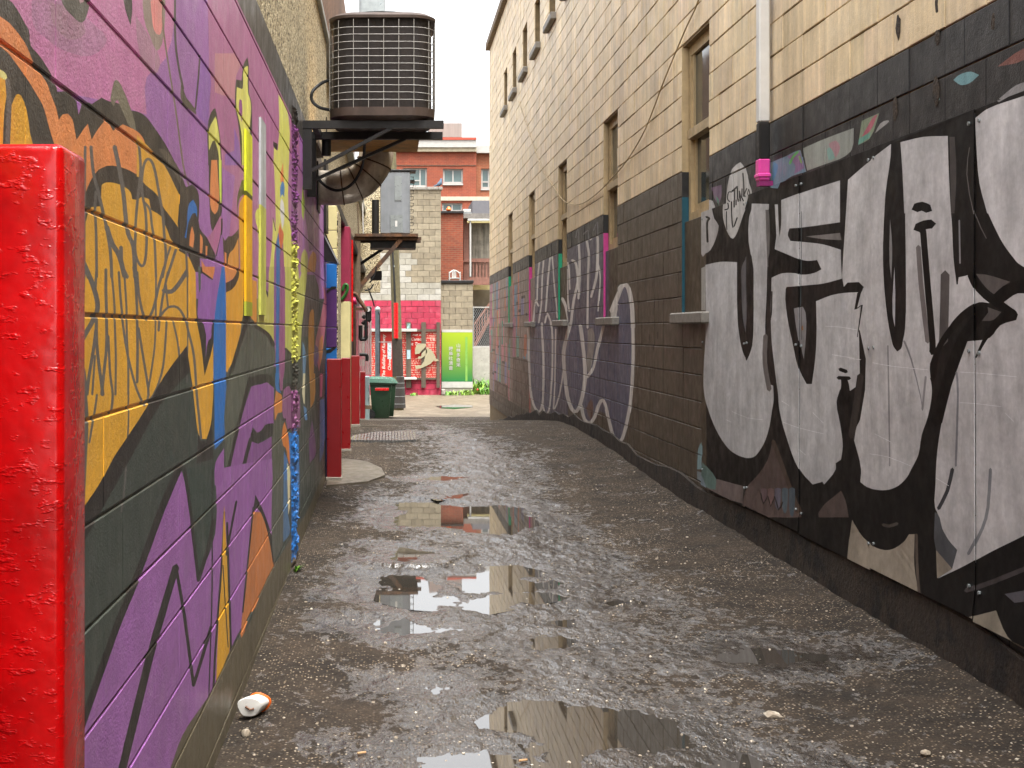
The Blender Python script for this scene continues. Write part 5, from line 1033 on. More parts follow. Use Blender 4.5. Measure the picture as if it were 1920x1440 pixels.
# exhaust elbow
YD = 11.0; cpts = [(588, 352), (625, 352), (650, 350), (675, 340), (694, 320), (704, 298), (707, 262), (707, 250)]
ctrp = [at(x, y, YD) for x, y in arc(cpts, 3)]
de = empty('exhaust_duct', (-DL, YD, at(0, 390, YD).z), 'fat segmented metal exhaust elbow curving out of the mural wall', 'duct')
mb = MB(); mb.tube(ctrp, [.137 if i > 2 else .137 for i in range(len(ctrp))], 24); mb.build('elbow', MT['duct'], de, smooth=True)
for i in (5, 8, 11, 14, 17): 
    if i < len(ctrp)-1:
        t = (ctrp[i+1]-ctrp[i-1]).normalized(); MB().cyl(ctrp[i]-t*.005, ctrp[i]+t*.005, .1445, n=28).build('seam', MT['rust'], de)
MB().box(-DL+.001, -DL+.012, YD-.19, YD+.19, ctrp[0].z-.19, ctrp[0].z+.19).build('wall_flange', MT['black'], de)
# cables around the unit
def cable(name, pts, r, label, n=6, mat='rubber'): mb = MB(); mb.tube([at(*q) for q in arc(pts, n)], r, 7); return mb.build(name, MT[mat], smooth=True, label=label, cat='cable')
cable('refrigerant_hose', [(617, 150, 9.3), (600, 158, 9.3), (586, 172, 9.25), (585, 188, 9.25), (598, 201, 9.25), (622, 207, 9.3)], .011, 'short black hose looping out of the air conditioner side')
cable('power_cable', [(683, 238, 9.7), (683, 280, 9.9), (678, 315, 10.2), (660, 345, 10.3), (635, 357, 10.3), (612, 350, 10.4), (595, 334, 10.6)], .011, 'black power cable looping below the bracket in front of the duct')
mb = MB(); c0 = at(612, 262, 9.7); c1 = at(612, 292, 9.7); mb.cyl(c1, c0, .033, n=16).cyl(c0, c0+Vector((0, 0, .02)), .012, n=8); mb.cyl(c0+Vector((0, 0, .02)), c0+Vector((0, 0, .16)), .004, n=6); mb.build('conduit_fitting', MT['black'], smooth=True, label='round black conduit fitting hanging under the bracket', cat='fitting')
# dark lamp hood on the wall
lh = empty('wall_lamp', (-DL, 12.2, at(0, 494, 12.2).z), 'black wall lamp hood with slanted cover beside the cream pilaster', 'lamp')
mb = MB(); yh = 12.0; xa = -DL+.002
pr = [at(600, 433, yh), at(603, 433, yh), at(634, 494, yh), at(600, 488, yh)]
mb.prism([(xa, pr[0].z), (pr[1].x, pr[1].z), (pr[2].x, pr[2].z), (xa, pr[3].z)], yh, yh+.32); mb.build('hood', MT['black'], lh)
MB().beam((pr[1].x+.004, yh-.004, pr[1].z), (pr[2].x+.004, yh-.004, pr[2].z), .012, .012).build('bright_edge', MT['galv'], lh)
MB().box(xa, at(612, 0, yh).x, yh+.1, yh+.13, at(0, 433, yh).z, at(0, 386, yh).z).build('mounting_plate', MT['galv'], lh)
MB().box(xa, xa+.02, yh-.06, yh+.4, pr[0].z, at(0, 300, yh).z).build('back_strip', MT['black'], lh)
# second unit far down the alley
Y2 = 23.6; hp = empty('heat_pump', (at(742, 0, Y2).x, Y2+.2, at(0, 440, Y2).z), 'grey cabinet heat pump on a rusty bracket further down the alley', 'heat pump')
hx0, hx1 = at(713, 0, Y2).x, at(769, 0, Y2).x; hz0, hz1 = at(0, 438, Y2).z, at(0, 322, Y2).z
MB().box(hx0, hx1, Y2, Y2+.85, hz0, hz1, .012).build('cabinet', MT['grey'], hp); MB().box(hx0-.02, hx1+.01, Y2-.01, Y2+.87, hz1, hz1+.04, .008).build('lid', MT['black'], hp)
p0, p1 = at(732, 436, Y2-.01), at(755, 403, Y2-.01); MB().box(p0.x, p1.x, Y2-.012, Y2-.001, p0.z, p1.z).build('access_panel', MT['galv'], hp); MB().box(at(741, 0, Y2).x, at(745, 0, Y2).x, Y2-.02, Y2-.0125, at(0, 425, Y2).z, at(0, 414, Y2).z).build('label_plate', MT['white'], hp)
p0, p1 = at(740, 376, Y2), at(753, 330, Y2); MB().box(p0.x, p1.x, Y2-.008, Y2-.0005, p0.z, p1.z).build('grey_plate', MT['galv'], hp)
mb = MB()
for k in range(9): z = hz0+.08+(hz1-hz0-.16)*k/8; mb.tube([(hx1+.004, Y2+.06, z), (hx1+.06, Y2+.1, z), (hx1+.06, Y2+.75, z), (hx1+.004, Y2+.8, z)], .005, 5)
mb.build('side_guard', MT['black'], hp)
for q in ((747, 322), (745, 341)): 
    a = at(*q, Y2+.3); MB().box(a.x-.05, a.x+.30, Y2+.25, Y2+.6, a.z, a.z+.03).build('top_bracket', MT['black'], hp)
b2 = empty('wall_bracket', (-.66, Y2+.4, at(0, 555, Y2).z), 'rusty steel bracket with diagonal strut carrying the grey heat pump', 'bracket')
for y in (Y2+.02, Y2+.75): MB().box(-.66, at(790 if y < Y2+.5 else 789, 0, y).x, y, y+.06, hz0-.11, hz0-.055).build('rail', MT['rust'], b2)
MB().box(-.62, at(784, 0, Y2).x, Y2-.04, Y2+.9, hz0-.052, hz0-.001).build('deck', MT['rust'], b2)
MB().box(at(694, 0, Y2).x, at(780, 0, Y2).x, Y2+.1, Y2+.7, hz0-.24, hz0-.112).build('under_box', MT['black'], b2)
MB().beam(at(672, 541, Y2+.05), at(752, 449, Y2+.05), .09, .07).build('strut', MT['rust'], b2); MB().beam(at(668, 500, Y2+.78), at(725, 462, Y2+.78), .06, .05).build('strut', MT['black'], b2)
MB().box(-.70, -.52, Y2+.0, Y2+.12, at(0, 560, Y2).z, hz0-.12).build('wall_post', MT['timber'], b2)
# pipes on the left wall
def pipe(name, pts, r, mat, label, n=3, elb=True):
    mb = MB(); mb.tube([at(*q) for q in arc(pts, n)], r, 10); return mb.build(name, MT[mat], smooth=True, label=label, cat='pipe')
pipe('vertical_pipe', [(704, 375, 27), (704, 438, 27)], .075, 'black', 'thick black vertical pipe beside the grey heat pump')
pipe('vertical_pipe', [(680, 380, 24.6), (681, 440, 24.6)], .012, 'white', 'thin pale vertical pipe on the pebbledash above the rusty bracket')
pipe('vertical_pipe', [(671, 382, 22.6), (672, 438, 22.6)], .012, 'timber', 'thin brown vertical pipe on the pebbledash above the rusty bracket')
pipe('drain_pipe', [(661, 490, 19.5), (661, 530, 19.5), (664, 600, 19.6), (664, 668, 19.6)], .022, 'rust', 'rusty vertical drain pipe beside the maroon pilaster')
pipe('vertical_pipe', [(660, 450, 18.4), (660, 640, 18.4)], .016, 'redplastic', 'thin red vertical pipe beside the maroon pilaster')
pipe('gas_pipe', [(652, 556, 19.0), (662, 564, 19.0), (668, 564, 19.0)], .05, 'pinkpaint', 'fat pink painted gas pipe stub by the maroon pilaster')
pipe('gas_pipe', [(658, 551, 19.3), (667, 551, 19.3), (672, 560, 19.3), (684, 577, 19.3), (687, 584, 19.3)], .03, 'rust', 'rusty gas pipe bending down past the pink stub')
pipe('gas_pipe', [(676, 610, 20), (676, 634, 20), (681, 636, 20), (686, 633, 20), (686, 600, 20)], .028, 'black', 'black gas pipe bent in a U below the meter')
pipe('gas_pipe', [(674, 665, 20.5), (686, 665, 20.5), (688, 668, 20.5), (688, 677, 20.5)], .025, 'black', 'black outlet pipe with a down-turned end above the small red post')
gm_ = empty('gas_meter', (at(690, 0, 20).x, 20.1, at(0, 605, 20).z), 'dark gas meter hanging among pipes on the left wall', 'meter')
g0, g1 = at(685, 603, 20), at(696, 574, 20); MB().box(g0.x, g1.x, 20, 20.25, g0.z, g1.z, .02).build('meter_body', MT['black'], gm_); MB().cyl(((g0.x+g1.x)/2, 19.99, g1.z-.05), ((g0.x+g1.x)/2, 20.01, g1.z-.05), .03, n=14).build('dial', MT['white'], gm_); MB().box(-.72, g0.x, 20.08, 20.14, g1.z-.06, g1.z-.02).build('meter_bar', MT['rust'], gm_)
for k, (x, y) in enumerate(((680, 592), (684, 612), (690, 598), (679, 603))): MB().cyl(at(x, y, 20.05), at(x+5, y+4, 20.05), .028, n=10).build('valve', MT['black'], gm_)
for k, (x0, y0, x1, y1) in enumerate(((690, 540, 702, 575), (693, 530, 706, 500), (684, 545, 700, 533))): cable('service_cable', [(x0, y0, 22), ((x0+x1)/2+2, (y0+y1)/2+3, 22), (x1, y1, 22)], .012, ['black service cable sagging under the strut', 'black service cable rising past the heat pump bracket', 'short black service cable at the wall post'][k])
jb = MB(); j0, j1 = at(705, 525, 24), at(716, 508, 24); jb.box(j0.x-.1, j1.x, 24, 24.2, j0.z, j1.z, .01).build('junction_box', MT['black'], label='black junction box under the heat pump strut', cat='box')
# corrugated cladding panel at the end
cw = empty('corrugated_gate', (at(680, 0, 28).x, 28, -.6), 'narrow gate of pinkish grey upright boards behind the gas pipes', 'gate')
xs = np.linspace(at(664, 0, 28).x, at(697, 0, 28).x, 10); pk = [M('faded_board', c, .6, 0, .15, 8, .1, streak=.2) for c in ('#b06a70', '#a8787c', '#9c8a86', '#a89c98')]
for k in range(9): MB().box(xs[k]+.004, xs[k+1]-.004, 28+(k % 2)*.012, 28.04+(k % 2)*.012, -.6 if k < 5 else at(0, 703, 28).z, at(0, 575, 28).z, .004).build('board', pk[min(3, k//2)], cw)
for z in (-.2, 1.2): MB().box(xs[0], xs[-1], 28.053, 28.09, z, z+.08).build('cross_rail', MT['timber'], cw)
# red posts
def rpost(x0, x1, ytop, Y, h, lab, d=.1):
    a, b = at(x0, ytop, Y), at(x1, ytop, Y); gzv = float(ground_z(a.x, Y)); o = empty('red_post', ((a.x+b.x)/2, Y+d/2, gzv), lab, 'post', 'dark red steel posts along the left wall')
    t = .012; w = b.x-a.x
    MB().box(a.x, b.x, Y, Y+d, gzv-.06, a.z, .006).build('shaft', MT['redpost'], o); MB().box(a.x-.008, b.x+.008, Y-.008, Y+d+.008, gzv-.06, gzv+.035, .004).build('foot_collar', MT['conc'], o)
    return o
rpost(612.5, 639.5, 673, 12.22, 1.1, 'dark red steel post standing in front of the painted pilaster', .13)
rpost(640, 657, 671, 14.4, 1, 'dark red steel post rising from the concrete apron', .1)
rpost(658.5, 674, 667, 17.4, 1, 'brighter red steel post in front of the maroon pilaster', .1)
rpost(675, 684.5, 697, 22, .9, 'short dark red post beside the wheelie bins', .1)
# ---------------------------------------------------------------- the far end of the alley
def fbox(mb, x0, x1, y0, y1, Y, d, bev=0):              # frontal box from photo pixels
    a, b = at(x0, y1, Y), at(x1, y0, Y); mb.box(min(a.x, b.x), max(a.x, b.x), Y, Y+d, min(a.z, b.z), max(a.z, b.z), bev); return mb
def fb(name, x0, x1, y0, y1, Y, d, mat, parent=None, bev=0, **k): return fbox(MB(), x0, x1, y0, y1, Y, d, bev).build(name, mat, parent, **k)
YB = 46.8
MT['whitef'] = M('weathered_white_paint', '#a19f9a', .5, 0, .1, 6, .05)
pbld = empty('pink_footed_building', (.3, YB+2, -.78), 'grey block building with its foot painted pink and white', 'building')
def vm(n, c, **k): return M(n, c, .7, 0, .22, 7, .25, 60, .006, **k)
bm_ = {'g': [vm('grey_block_a', '#7d735f', streak=.15), vm('grey_block_b', '#756b58', streak=.15), vm('grey_block_c', '#827864', streak=.1)], 'w': [vm('whitewashed_block_a', '#97948b'), vm('whitewashed_block_b', '#8a867a')], 'p': [vm('pink_block_a', '#98213b', color2='#a85260', c2lo=.55, c2hi=.75), vm('pink_block_b', '#8d1c36', color2='#a04656', c2lo=.5, c2hi=.75)]}
def block_mesh(w, h, d=.06, b=.006):
    bmx = bmesh.new(); bmesh.ops.create_cube(bmx, size=1)
    for v in bmx.verts: v.co = Vector((v.co.x*w, v.co.y*d, v.co.z*h))
    ed = [e for e in bmx.edges if all(v.co.y < 0 for v in e.verts)]; bmesh.ops.bevel(bmx, geom=ed, offset=b, segments=1, affect='EDGES', profile=.5)
    me = bpy.data.meshes.new('block'); bmx.to_mesh(me); bmx.free(); return me
BMs = {}
def bmesh_for(kind, half):
    k = (kind, half)
    if k not in BMs:
        L = []
        for mt in bm_[kind]:
            me = block_mesh(.192 if half else .392, .192); me.materials.append(mt); L.append(me)
        BMs[k] = L
    return BMs[k]
def block_wall(parent, X0, X1, z0, z1, Y, kindf):
    r = 0; z = z0
    while z < z1-.05:
        x = X1-(.2 if r % 2 else 0)
        if r % 2:
            o = link('block', random.choice(bmesh_for(kindf(X1-.1, z), True)), None, parent, (X1-.1, Y+.03+rng.uniform(-.003, .003), z+.1))
        while x > X0:
            link('block', random.choice(bmesh_for(kindf(x-.2, z), False)), None, parent, (x-.2, Y+.03+rng.uniform(-.003, .003), z+.1)); x -= .4
        z += .2; r += 1
XE = at(827, 0, YB).x; zt = at(0, 356, YB).z; zpk = at(0, 561, YB).z; zwh = at(0, 525, YB).z
def kindf(x, z):
    if z+.1 < zpk: return 'p'
    if z+.1 < zwh or (x < at(770, 0, YB).x+rng.normal(0, .15) and z+.1 < at(0, 470, YB).z): return 'w'
    return 'g'
block_wall(pbld, -.75, XE-.001, -.8, zt-.02, YB, kindf)
MB().box(-9, XE-.01, YB+.055, YB+8, -.9, zt-.02).build('wall_core', MT['conc'], pbld); MB().box(-9, -.9, YB+.0, YB+.054, -.9, zt-.02).build('wall_face', MT['conc'], pbld)
x = at(757, 0, YB).x
while x < XE-.05: MB().box(x, min(x+.38, XE+.05), YB-.05, YB+.3, zt, zt+.1, .012).build('parapet_stone', MT['stone'], pbld); x += .39
MB().box(-9, at(757, 0, YB).x-.01, YB-.05, YB+.3, zt, zt+.1).build('parapet', MT['stone'], pbld)
# pigeon
pg = at(824, 349, YB); mb = MB(); mb.tube([(pg.x-.10, YB+.1, zt+.16), (pg.x-.03, YB+.1, zt+.19), (pg.x+.03, YB+.1, zt+.24), (pg.x+.05, YB+.1, zt+.31), (pg.x+.055, YB+.1, zt+.355), (pg.x+.06, YB+.1, zt+.385), (pg.x+.062, YB+.1, zt+.40)], [.02, .065, .075, .05, .034, .032, .01], 12)
mb.cyl((pg.x+.085, YB+.1, zt+.365), (pg.x+.115, YB+.1, zt+.358), .010, .002, n=6); mb.tube([(pg.x-.09, YB+.1, zt+.165), (pg.x-.19, YB+.1, zt+.13)], [.035, .02], 8)
for dy in (-.02, .02): mb.cyl((pg.x+.01, YB+.1+dy, zt+.10), (pg.x+.01, YB+.1+dy, zt+.19), .006, n=6)
mb.build('pigeon', M('pigeon_feathers', '#46586a', .6, 0, .3, 20, 0, color2='#141c24', c2s=9), smooth=True, label='grey blue pigeon standing on the parapet of the block building', cat='pigeon')
# red text poster, ledges, timbers, cut-out figure
MT['poster'] = None
m, nt, p = nmat('red_print'); N = NT(nt)                   # lines of fine print too small to read
sp = N.n('SeparateXYZ'); nt.links.new(N.P(), sp.inputs[0])
row = N.math('FRACT', N.math('MULTIPLY', sp.outputs[2], 13.)); ln = N.math('MULTIPLY', N.math('GREATER_THAN', row, .38), N.math('GREATER_THAN', N.noise(30, 2, .5, (1, 1, .45)), .47))
c = N.mix(N.math('MULTIPLY', ln, .75), '#a81c14', '#c0a090'); nt.links.new(N.mul(c, N.ramp(N.noise(3, 4), .3, .7, .9, 1.1)), p.inputs['Base Color']); p.inputs['Roughness'].default_value = .4; MT['poster'] = m
MT['posterred'] = M('red_poster_vinyl', '#a51d15', .4, 0, .12, 4, 0)
rpz = empty('red_poster', (at(760, 0, YB).x, YB-.02, at(0, 711, YB).z), 'red poster about railway building printed with white lines of text', 'poster')
for x0, x1, y0, y1, mt in ((696, 705, 622, 711, 'poster'), (705, 752, 622, 711, 'posterred'), (752, 771, 622, 711, 'poster'), (771, 790, 622, 672, 'posterred'), (771, 790, 672, 711, 'poster'), (790, 826, 622, 711, 'poster')): fb('print_sheet', x0+.1, x1-.1, y0, y1, YB-.022, .018, MT[mt], rpz)
def text(body, px, py, Y, size, mat, parent, rot=0., name='lettering', ital=False, align='CENTER'):
    cu = bpy.data.curves.new('txt', 'FONT'); cu.body = body; cu.size = size; cu.align_x = align; cu.align_y = 'CENTER'; cu.extrude = .003; cu.resolution_u = 2; cu.offset = size*.012
    if ital: cu.shear = .25
    o = bpy.data.objects.new('txt', cu); COL.objects.link(o); bpy.context.view_layer.update()
    me = bpy.data.meshes.new_from_object(o.evaluated_get(bpy.context.evaluated_depsgraph_get())); bpy.data.objects.remove(o)
    me.transform(Matrix.Rotation(math.pi/2, 4, 'X') @ Matrix.Rotation(rot, 4, 'Z')); me.materials.clear()
    return link(name, me, mat, parent, at(px, py, Y))
MT['ink'] = M('white_ink', '#c2bab0', .5, 0, .04, 5, 0)
s1 = 1/F*YB
text('The Building of Railway', 719.5, 668, YB-.026, 8.6*s1, MT['ink'], rpz, math.pi/2, ital=True); text('Chinese', 730.5, 682, YB-.026, 8*s1, MT['ink'], rpz, math.pi/2, ital=True)
text('nce of', 782, 627.5, YB-.026, 7*s1, MT['ink'], rpz, ital=True); text('Canad', 780, 636, YB-.026, 8*s1, MT['ink'], rpz, ital=True); text('st Tran', 780.5, 645, YB-.026, 8*s1, MT['ink'], rpz, ital=True)
text('l e', 811, 636, YB-.027, 9*s1, MT['ink'], rpz)
mtb = M('dark_stained_timber', '#4a3f33', .6, 0, .2, 12, .1, streak=.2)
tf = empty('poster_surround', (at(798, 0, YB).x, YB-.1, at(0, 727, YB).z), 'dark timber posts and rails standing across the red poster', 'frame')
for x0, x1, y0, y1 in ((761.5, 770.5, 604, 617), (761.5, 770.5, 622, 708), (761, 771, 712, 727)): fb('post', x0, x1, y0, y1, YB-.10, .07, mtb, tf)
for x0, x1 in ((790, 798.5), (818.5, 825)): fb('post', x0, x1, 604, 727, YB-.10, .07, mtb, tf)
for y0, y1 in ((617, 622), (708, 712)): fb('rail', 781, 818, y0+.3, y1-.3, YB-.082, .05, mtb, tf)
for x0, x1, y0, y1, lb in ((696, 782, 616.5, 621.8, 'long white ledge above the red poster'), (753, 781.5, 707.8, 712, 'short white ledge below the red poster')): fb('ledge', x0, x1, y0, y1, YB-.25, .25, MT['whitef'], None, .01, label=lb, cat='ledge')
fb('small_notice', 763, 769.5, 656, 673, YB-.106, .006, M('pale_blue_notice', '#8fa3ab', .5), None, label='small pale blue notice fixed to a timber post', cat='sign')
fb('small_notice', 763.5, 769, 606.5, 616, YB-.106, .006, M('teal_notice', '#5d8078', .5, 0, .4, 18, 0, color2='#a6c4c0', c2s=14), None, label='small teal sticker at the head of a timber post', cat='sticker')
cf = empty('cutout_figure', (at(800, 0, YB).x, YB-.14, at(0, 691, YB).z), 'cream cut-out silhouette of a stooping worker in a wide hat', 'cutout'); mcr = M('cutout_cream', '#8d866c', .5, 0, .06, 5, 0)
def cut(name, pts, d=.02, y=YB-.135, mat=mcr): mb = MB(); mb.prism([(at(px, py, y).x, at(px, py, y).z) for px, py in pts], y, y+d); return mb.build(name, mat, cf)
g5 = lambda *p: Z(690, 560, 12, *p); g6 = lambda *p: Z(690, 660, 12, *p)
cut('hat', g5((1055, 1250), (1060, 1120), (1090, 1040), (1190, 1010), (1300, 1015), (1310, 1060), (1260, 1120), (1200, 1180), (1150, 1240)))
cut('face', g5((1200, 1250), (1250, 1190), (1320, 1130), (1330, 1200), (1280, 1290), (1200, 1345), (1120, 1350), (1130, 1300), (1200, 1300)))
cut('body', g5((1312, 1115), (1350, 1100), (1450, 1180), (1500, 1270))+g6((1530, 150), (1580, 170), (1590, 200), (1540, 210), (1480, 190), (1400, 270), (1300, 320), (1200, 365), (1080, 385), (1055, 310), (1200, 295), (1260, 210), (1290, 80)))
# grey lower block wall with the green poster
YG = 47.0; gw = empty('grey_block_wall', (at(857, 0, YG).x, YG+1, -.78), 'low bare grey block annex with green poster and plastic chair on its roof', 'building')
block_wall(gw, at(829, 0, YG).x, at(887, 0, YG).x, at(0, 622, YG).z, at(0, 532, YG).z, YG, lambda x, z: 'g')
ztop = at(0, 531, YG).z; MB().box(XE+.01, at(887, 0, YG).x-.01, YG+.056, YG+2.9, -.9, ztop).build('wall_core', MT['conc'], gw); MB().box(XE+.01, at(888, 0, YG).x, YG-.05, YG+2.95, ztop+.002, ztop+.1, .01).build('roof_edge', MT['black'], gw)
fb('wall_foot', 828, 886.6, 622.5, 740, YG, .05, MT['conc'], gw)
gp = empty('green_poster', (at(857, 0, YG).x, YG-.02, at(0, 727, YG).z), 'green bamboo poster with two columns of white Chinese characters', 'poster')
m, nt, p = nmat('green_print'); N = NT(nt); sp = N.n('SeparateXYZ'); nt.links.new(N.P(), sp.inputs[0]); za_, zb2 = at(0, 714, YG).z, at(0, 623, YG).z
c = N.mix(N.ramp(sp.outputs[2], za_, zb2), '#1f6634', '#8a9e20'); nt.links.new(c, p.inputs['Base Color']); p.inputs['Roughness'].default_value = .35
fb('print_sheet', 828.5, 886, 623.2, 715.5, YG-.022, .02, m, gp); fb('white_border', 828.5, 886, 618, 623, YG-.021, .02, MT['whitef'], gp); fb('white_border', 828.5, 886, 715.7, 727, YG-.021, .02, MT['whitef'], gp)
fb('bamboo_stem', 872.5, 876.5, 632, 715, YG-.026, .003, M('bamboo_print', '#6a9444', .4, 0, .1, 5, 0), gp)
for col_, xx, y0 in (('山林多奇采', 859.3, 648.5), ('陽鳥吐清音', 845.3, 654.5)):
    for k, ch in enumerate(col_): text(ch, xx, y0+9*k, YG-.028, 8.2*YG/F, MT['whitef'], gp, name='character')
# plastic chair on the annex roof
ch = empty('plastic_chair', (at(852, 0, 47.4).x, 47.6, ztop+.1), 'white plastic garden armchair on the roof of the grey annex', 'chair'); cx0, cx1 = at(840, 0, 47.4).x, at(865, 0, 47.4).x; z0 = ztop+.1
for xx in (cx0+.03, cx1-.06):
    for yy in (47.4, 47.8): MB().box(xx, xx+.04, yy, yy+.04, z0, z0+.30 if yy < 47.5 else z0+.1, .006).build('leg', MT['whitef'], ch)
MB().box(cx0+.04, cx1-.04, 47.42, 47.86, z0+.07, z0+.10, .006).build('seat', MT['whitef'], ch)
mb = MB(); mb.tube(arc([(cx0+.05, 47.42, z0+.17), (cx0+.05, 47.45, z0+.24), (cx0+.09, 47.75, z0+.30), (cx0+.2, 47.86, z0+.37), (cx1-.2, 47.86, z0+.37), (cx1-.09, 47.75, z0+.31), (cx1-.05, 47.45, z0+.24), (cx1-.05, 47.42, z0+.17)], 4), .022, 8); mb.build('arm_rail', MT['whitef'], ch, smooth=True)
for k in range(3): xx = cx0+.15+.055*k; MB().box(xx, xx+.045, 47.83, 47.85, z0+.10, z0+.36, .004).build('back_slat', MT['whitef'], ch)
# orange brick house strip and clutter on its roof
MT['orangebrick'] = brickmat('orange_brick', '#82391d', '#6e2f19', '#775843', 1.0); MT['redbrick'] = brickmat('apartment_brick', '#853a20', '#783420', '#86523a', 1.0)
ob = empty('orange_brick_house', (at(848, 0, 50).x, 51, -.8), 'narrow worn orange brick house behind the grey annex', 'house')
fb('brick_wall', 800, 868.5, 400, 740, 50, 4, MT['orangebrick'], ob); fb('roof_edge', 800, 869.5, 395.5, 399.5, 49.9, 4.2, MT['black'], ob)
zo = at(0, 395.5, 50).z; oc = at(841.5, 0, 50).x; mb = MB(); b = bmesh.new()
bmesh.ops.create_cone(b, cap_ends=True, segments=14, radius1=.09, radius2=.02, depth=.09); mb.merge(b, Matrix.Translation((oc, 50.1, zo+.125))); b = bmesh.new(); bmesh.ops.create_uvsphere(b, u_segments=14, v_segments=8, radius=.1); mb.merge(b, Matrix.Translation((oc, 50.1, zo+.055)) @ Matrix.Diagonal((1, 1, .55, 1))); mb.build('orange_float', M('orange_plastic_b', '#e8651c', .4), smooth=True, label='orange plastic bulb lying on the brick house roof edge', cat='float')
# timber porch
po = empty('timber_porch', (at(893, 0, 51), )[0] if False else (at(893, 0, 51).x, 51, -.8), 'brown timber porch hung with netting under a white gutter', 'porch'); MT['pwood'] = M('brown_porch_wood', '#7d5648', .65, 0, .2, 10, .1, streak=.2)
fb('roof', 869, 930, 400, 409, 50.2, 3, M('grey_shingles', '#6a655f', .8, 0, .3, 12, .4), po); fb('gutter', 877, 930, 410, 414.5, 50.0, .15, MT['whitef'], po, .01); fb('fascia', 876, 930, 414.5, 418, 50.2, .1, MT['cream'], po)
fb('downpipe', 880.3, 883.7, 415, 519, 50.05, .08, MT['whitef'], po, .01)
fb('post', 869.5, 879, 409, 527, 50.6, .15, MT['pwood'], po); fb('netting', 884.5, 930, 419, 486, 50.9, .01, M('grey_netting', '#7f7a6c', .8, 0, .3, 5, .2, streak=.4), po)
fb('beam', 869.5, 930, 484.5, 491.5, 50.55, .2, MT['pwood'], po); fb('beam', 869.5, 930, 520, 534, 50.55, .2, MT['pwood'], po); fb('handrail', 868.5, 886, 489, 491, 50.3, .1, MT['pwood'], po)
for k in range(7): fb('baluster', 886+6.2*k, 889+6.2*k, 491.6, 520, 50.6, .05, MT['pwood'], po)
fb('inner_wall', 869, 930, 405, 534, 52.2, .2, M('brown_boards', '#6d5348', .8, 0, .25, 8, .1, streak=.3), po)
fb('lower_wall', 887, 960, 533, 543, 51.0, .4, MT['cream'], po); fb('olive_wall', 887, 960, 543, 578, 51.6, .4, M('olive_render', '#6b6350', .8, 0, .15, 4, .1), po)  # olive wall band set back below the cream strip
# stairs and mesh fence behind the white wall
fn = empty('mesh_fence', (at(902, 0, 49).x, 49, at(0, 651, 49).z), 'chain link fence panel with white frame above the whitewashed wall', 'fence')
fb('top_rail', 887, 930, 575, 577, 49, .04, MT['whitef'], fn); fb('bottom_rail', 887, 930, 648.5, 651, 49, .04, MT['whitef'], fn); fb('fence_post', 886.8, 888.4, 577, 648.4, 48.995, .05, MT['galv'], fn)
mb = MB()
for k in range(-12, 22):
    for sgn in (1, -1):
        xa = 888+k*3.6; pts = []
        for t in (0, 1): pts.append((xa+sgn*36*t*1.0+(0 if sgn > 0 else 36), 577+71*t))
        (xa1, ya1), (xb1, yb1) = pts
        def clip(x): return (max(888.5, min(929, x)))
        f0 = (clip(xa1)-xa1)/(xb1-xa1) if xb1 != xa1 else 0; f1 = (clip(xb1)-xa1)/(xb1-xa1)
        if 0 <= f0 < f1 <= 1: mb.cyl(at(xa1+(xb1-xa1)*f0, ya1+(yb1-ya1)*f0, 49.02), at(xa1+(xb1-xa1)*f1, ya1+(yb1-ya1)*f1, 49.02), .004, n=4)
mb.build('wire_mesh', MT['galv'], fn)
st = empty('timber_stair', (at(902, 0, 50.2).x, 50.2, -.8), 'brown timber stair with railings behind the mesh fence', 'stair')
MB().beam(at(886, 655, 50.3), at(925, 585, 50.3), .12, .12).build('stringer', MT['pwood'], st); MB().beam(at(886, 612, 50.25), at(925, 560, 50.25), .07, .07).build('handrail', MT['pwood'], st)
for k in range(7): MB().beam(at(889+5*k, 647-9*k, 50.28), at(889+5*k, 610-6.7*k, 50.28), .05, .05).build('baluster', MT['pwood'], st)
fb('dark_back', 887, 960, 578, 655, 51.5, .3, M('dark_underside', '#2e2621', .9), st)
fb('whitewashed_wall', 886.8, 1000, 651, 731, 48.6, .3, M('flaking_whitewash', '#9a978e', .8, 0, .15, 6, .3, 40, .008, color2='#6a6559', c2lo=.6, c2hi=.7, c2s=5), None, label='low flaking whitewashed wall with plants at its foot', cat='wall')
fb('grey_roof_hut', 886, 960, 376, 402, 56, 3, M('grey_hut_cladding', '#5d5c60', .7, 0, .08, 4, 0), None, label='plain grey rooftop hut beside the porch roof', cat='hut')
rl = fb('roof_unit', 868, 883, 392, 398.5, 54, .8, MT['whitef'], None, .02, label='low white roof unit in front of the grey hut', cat='unit'); fb('unit_base', 867, 885, 398.5, 400.5, 53.95, .9, MT['galv'], rl)
fb('yard_block', 828, 835, 730, 740.5, 46.5, .35, MT['conc'], None, .02, label='small hollow concrete block on the gravel below the pink corner', cat='block')
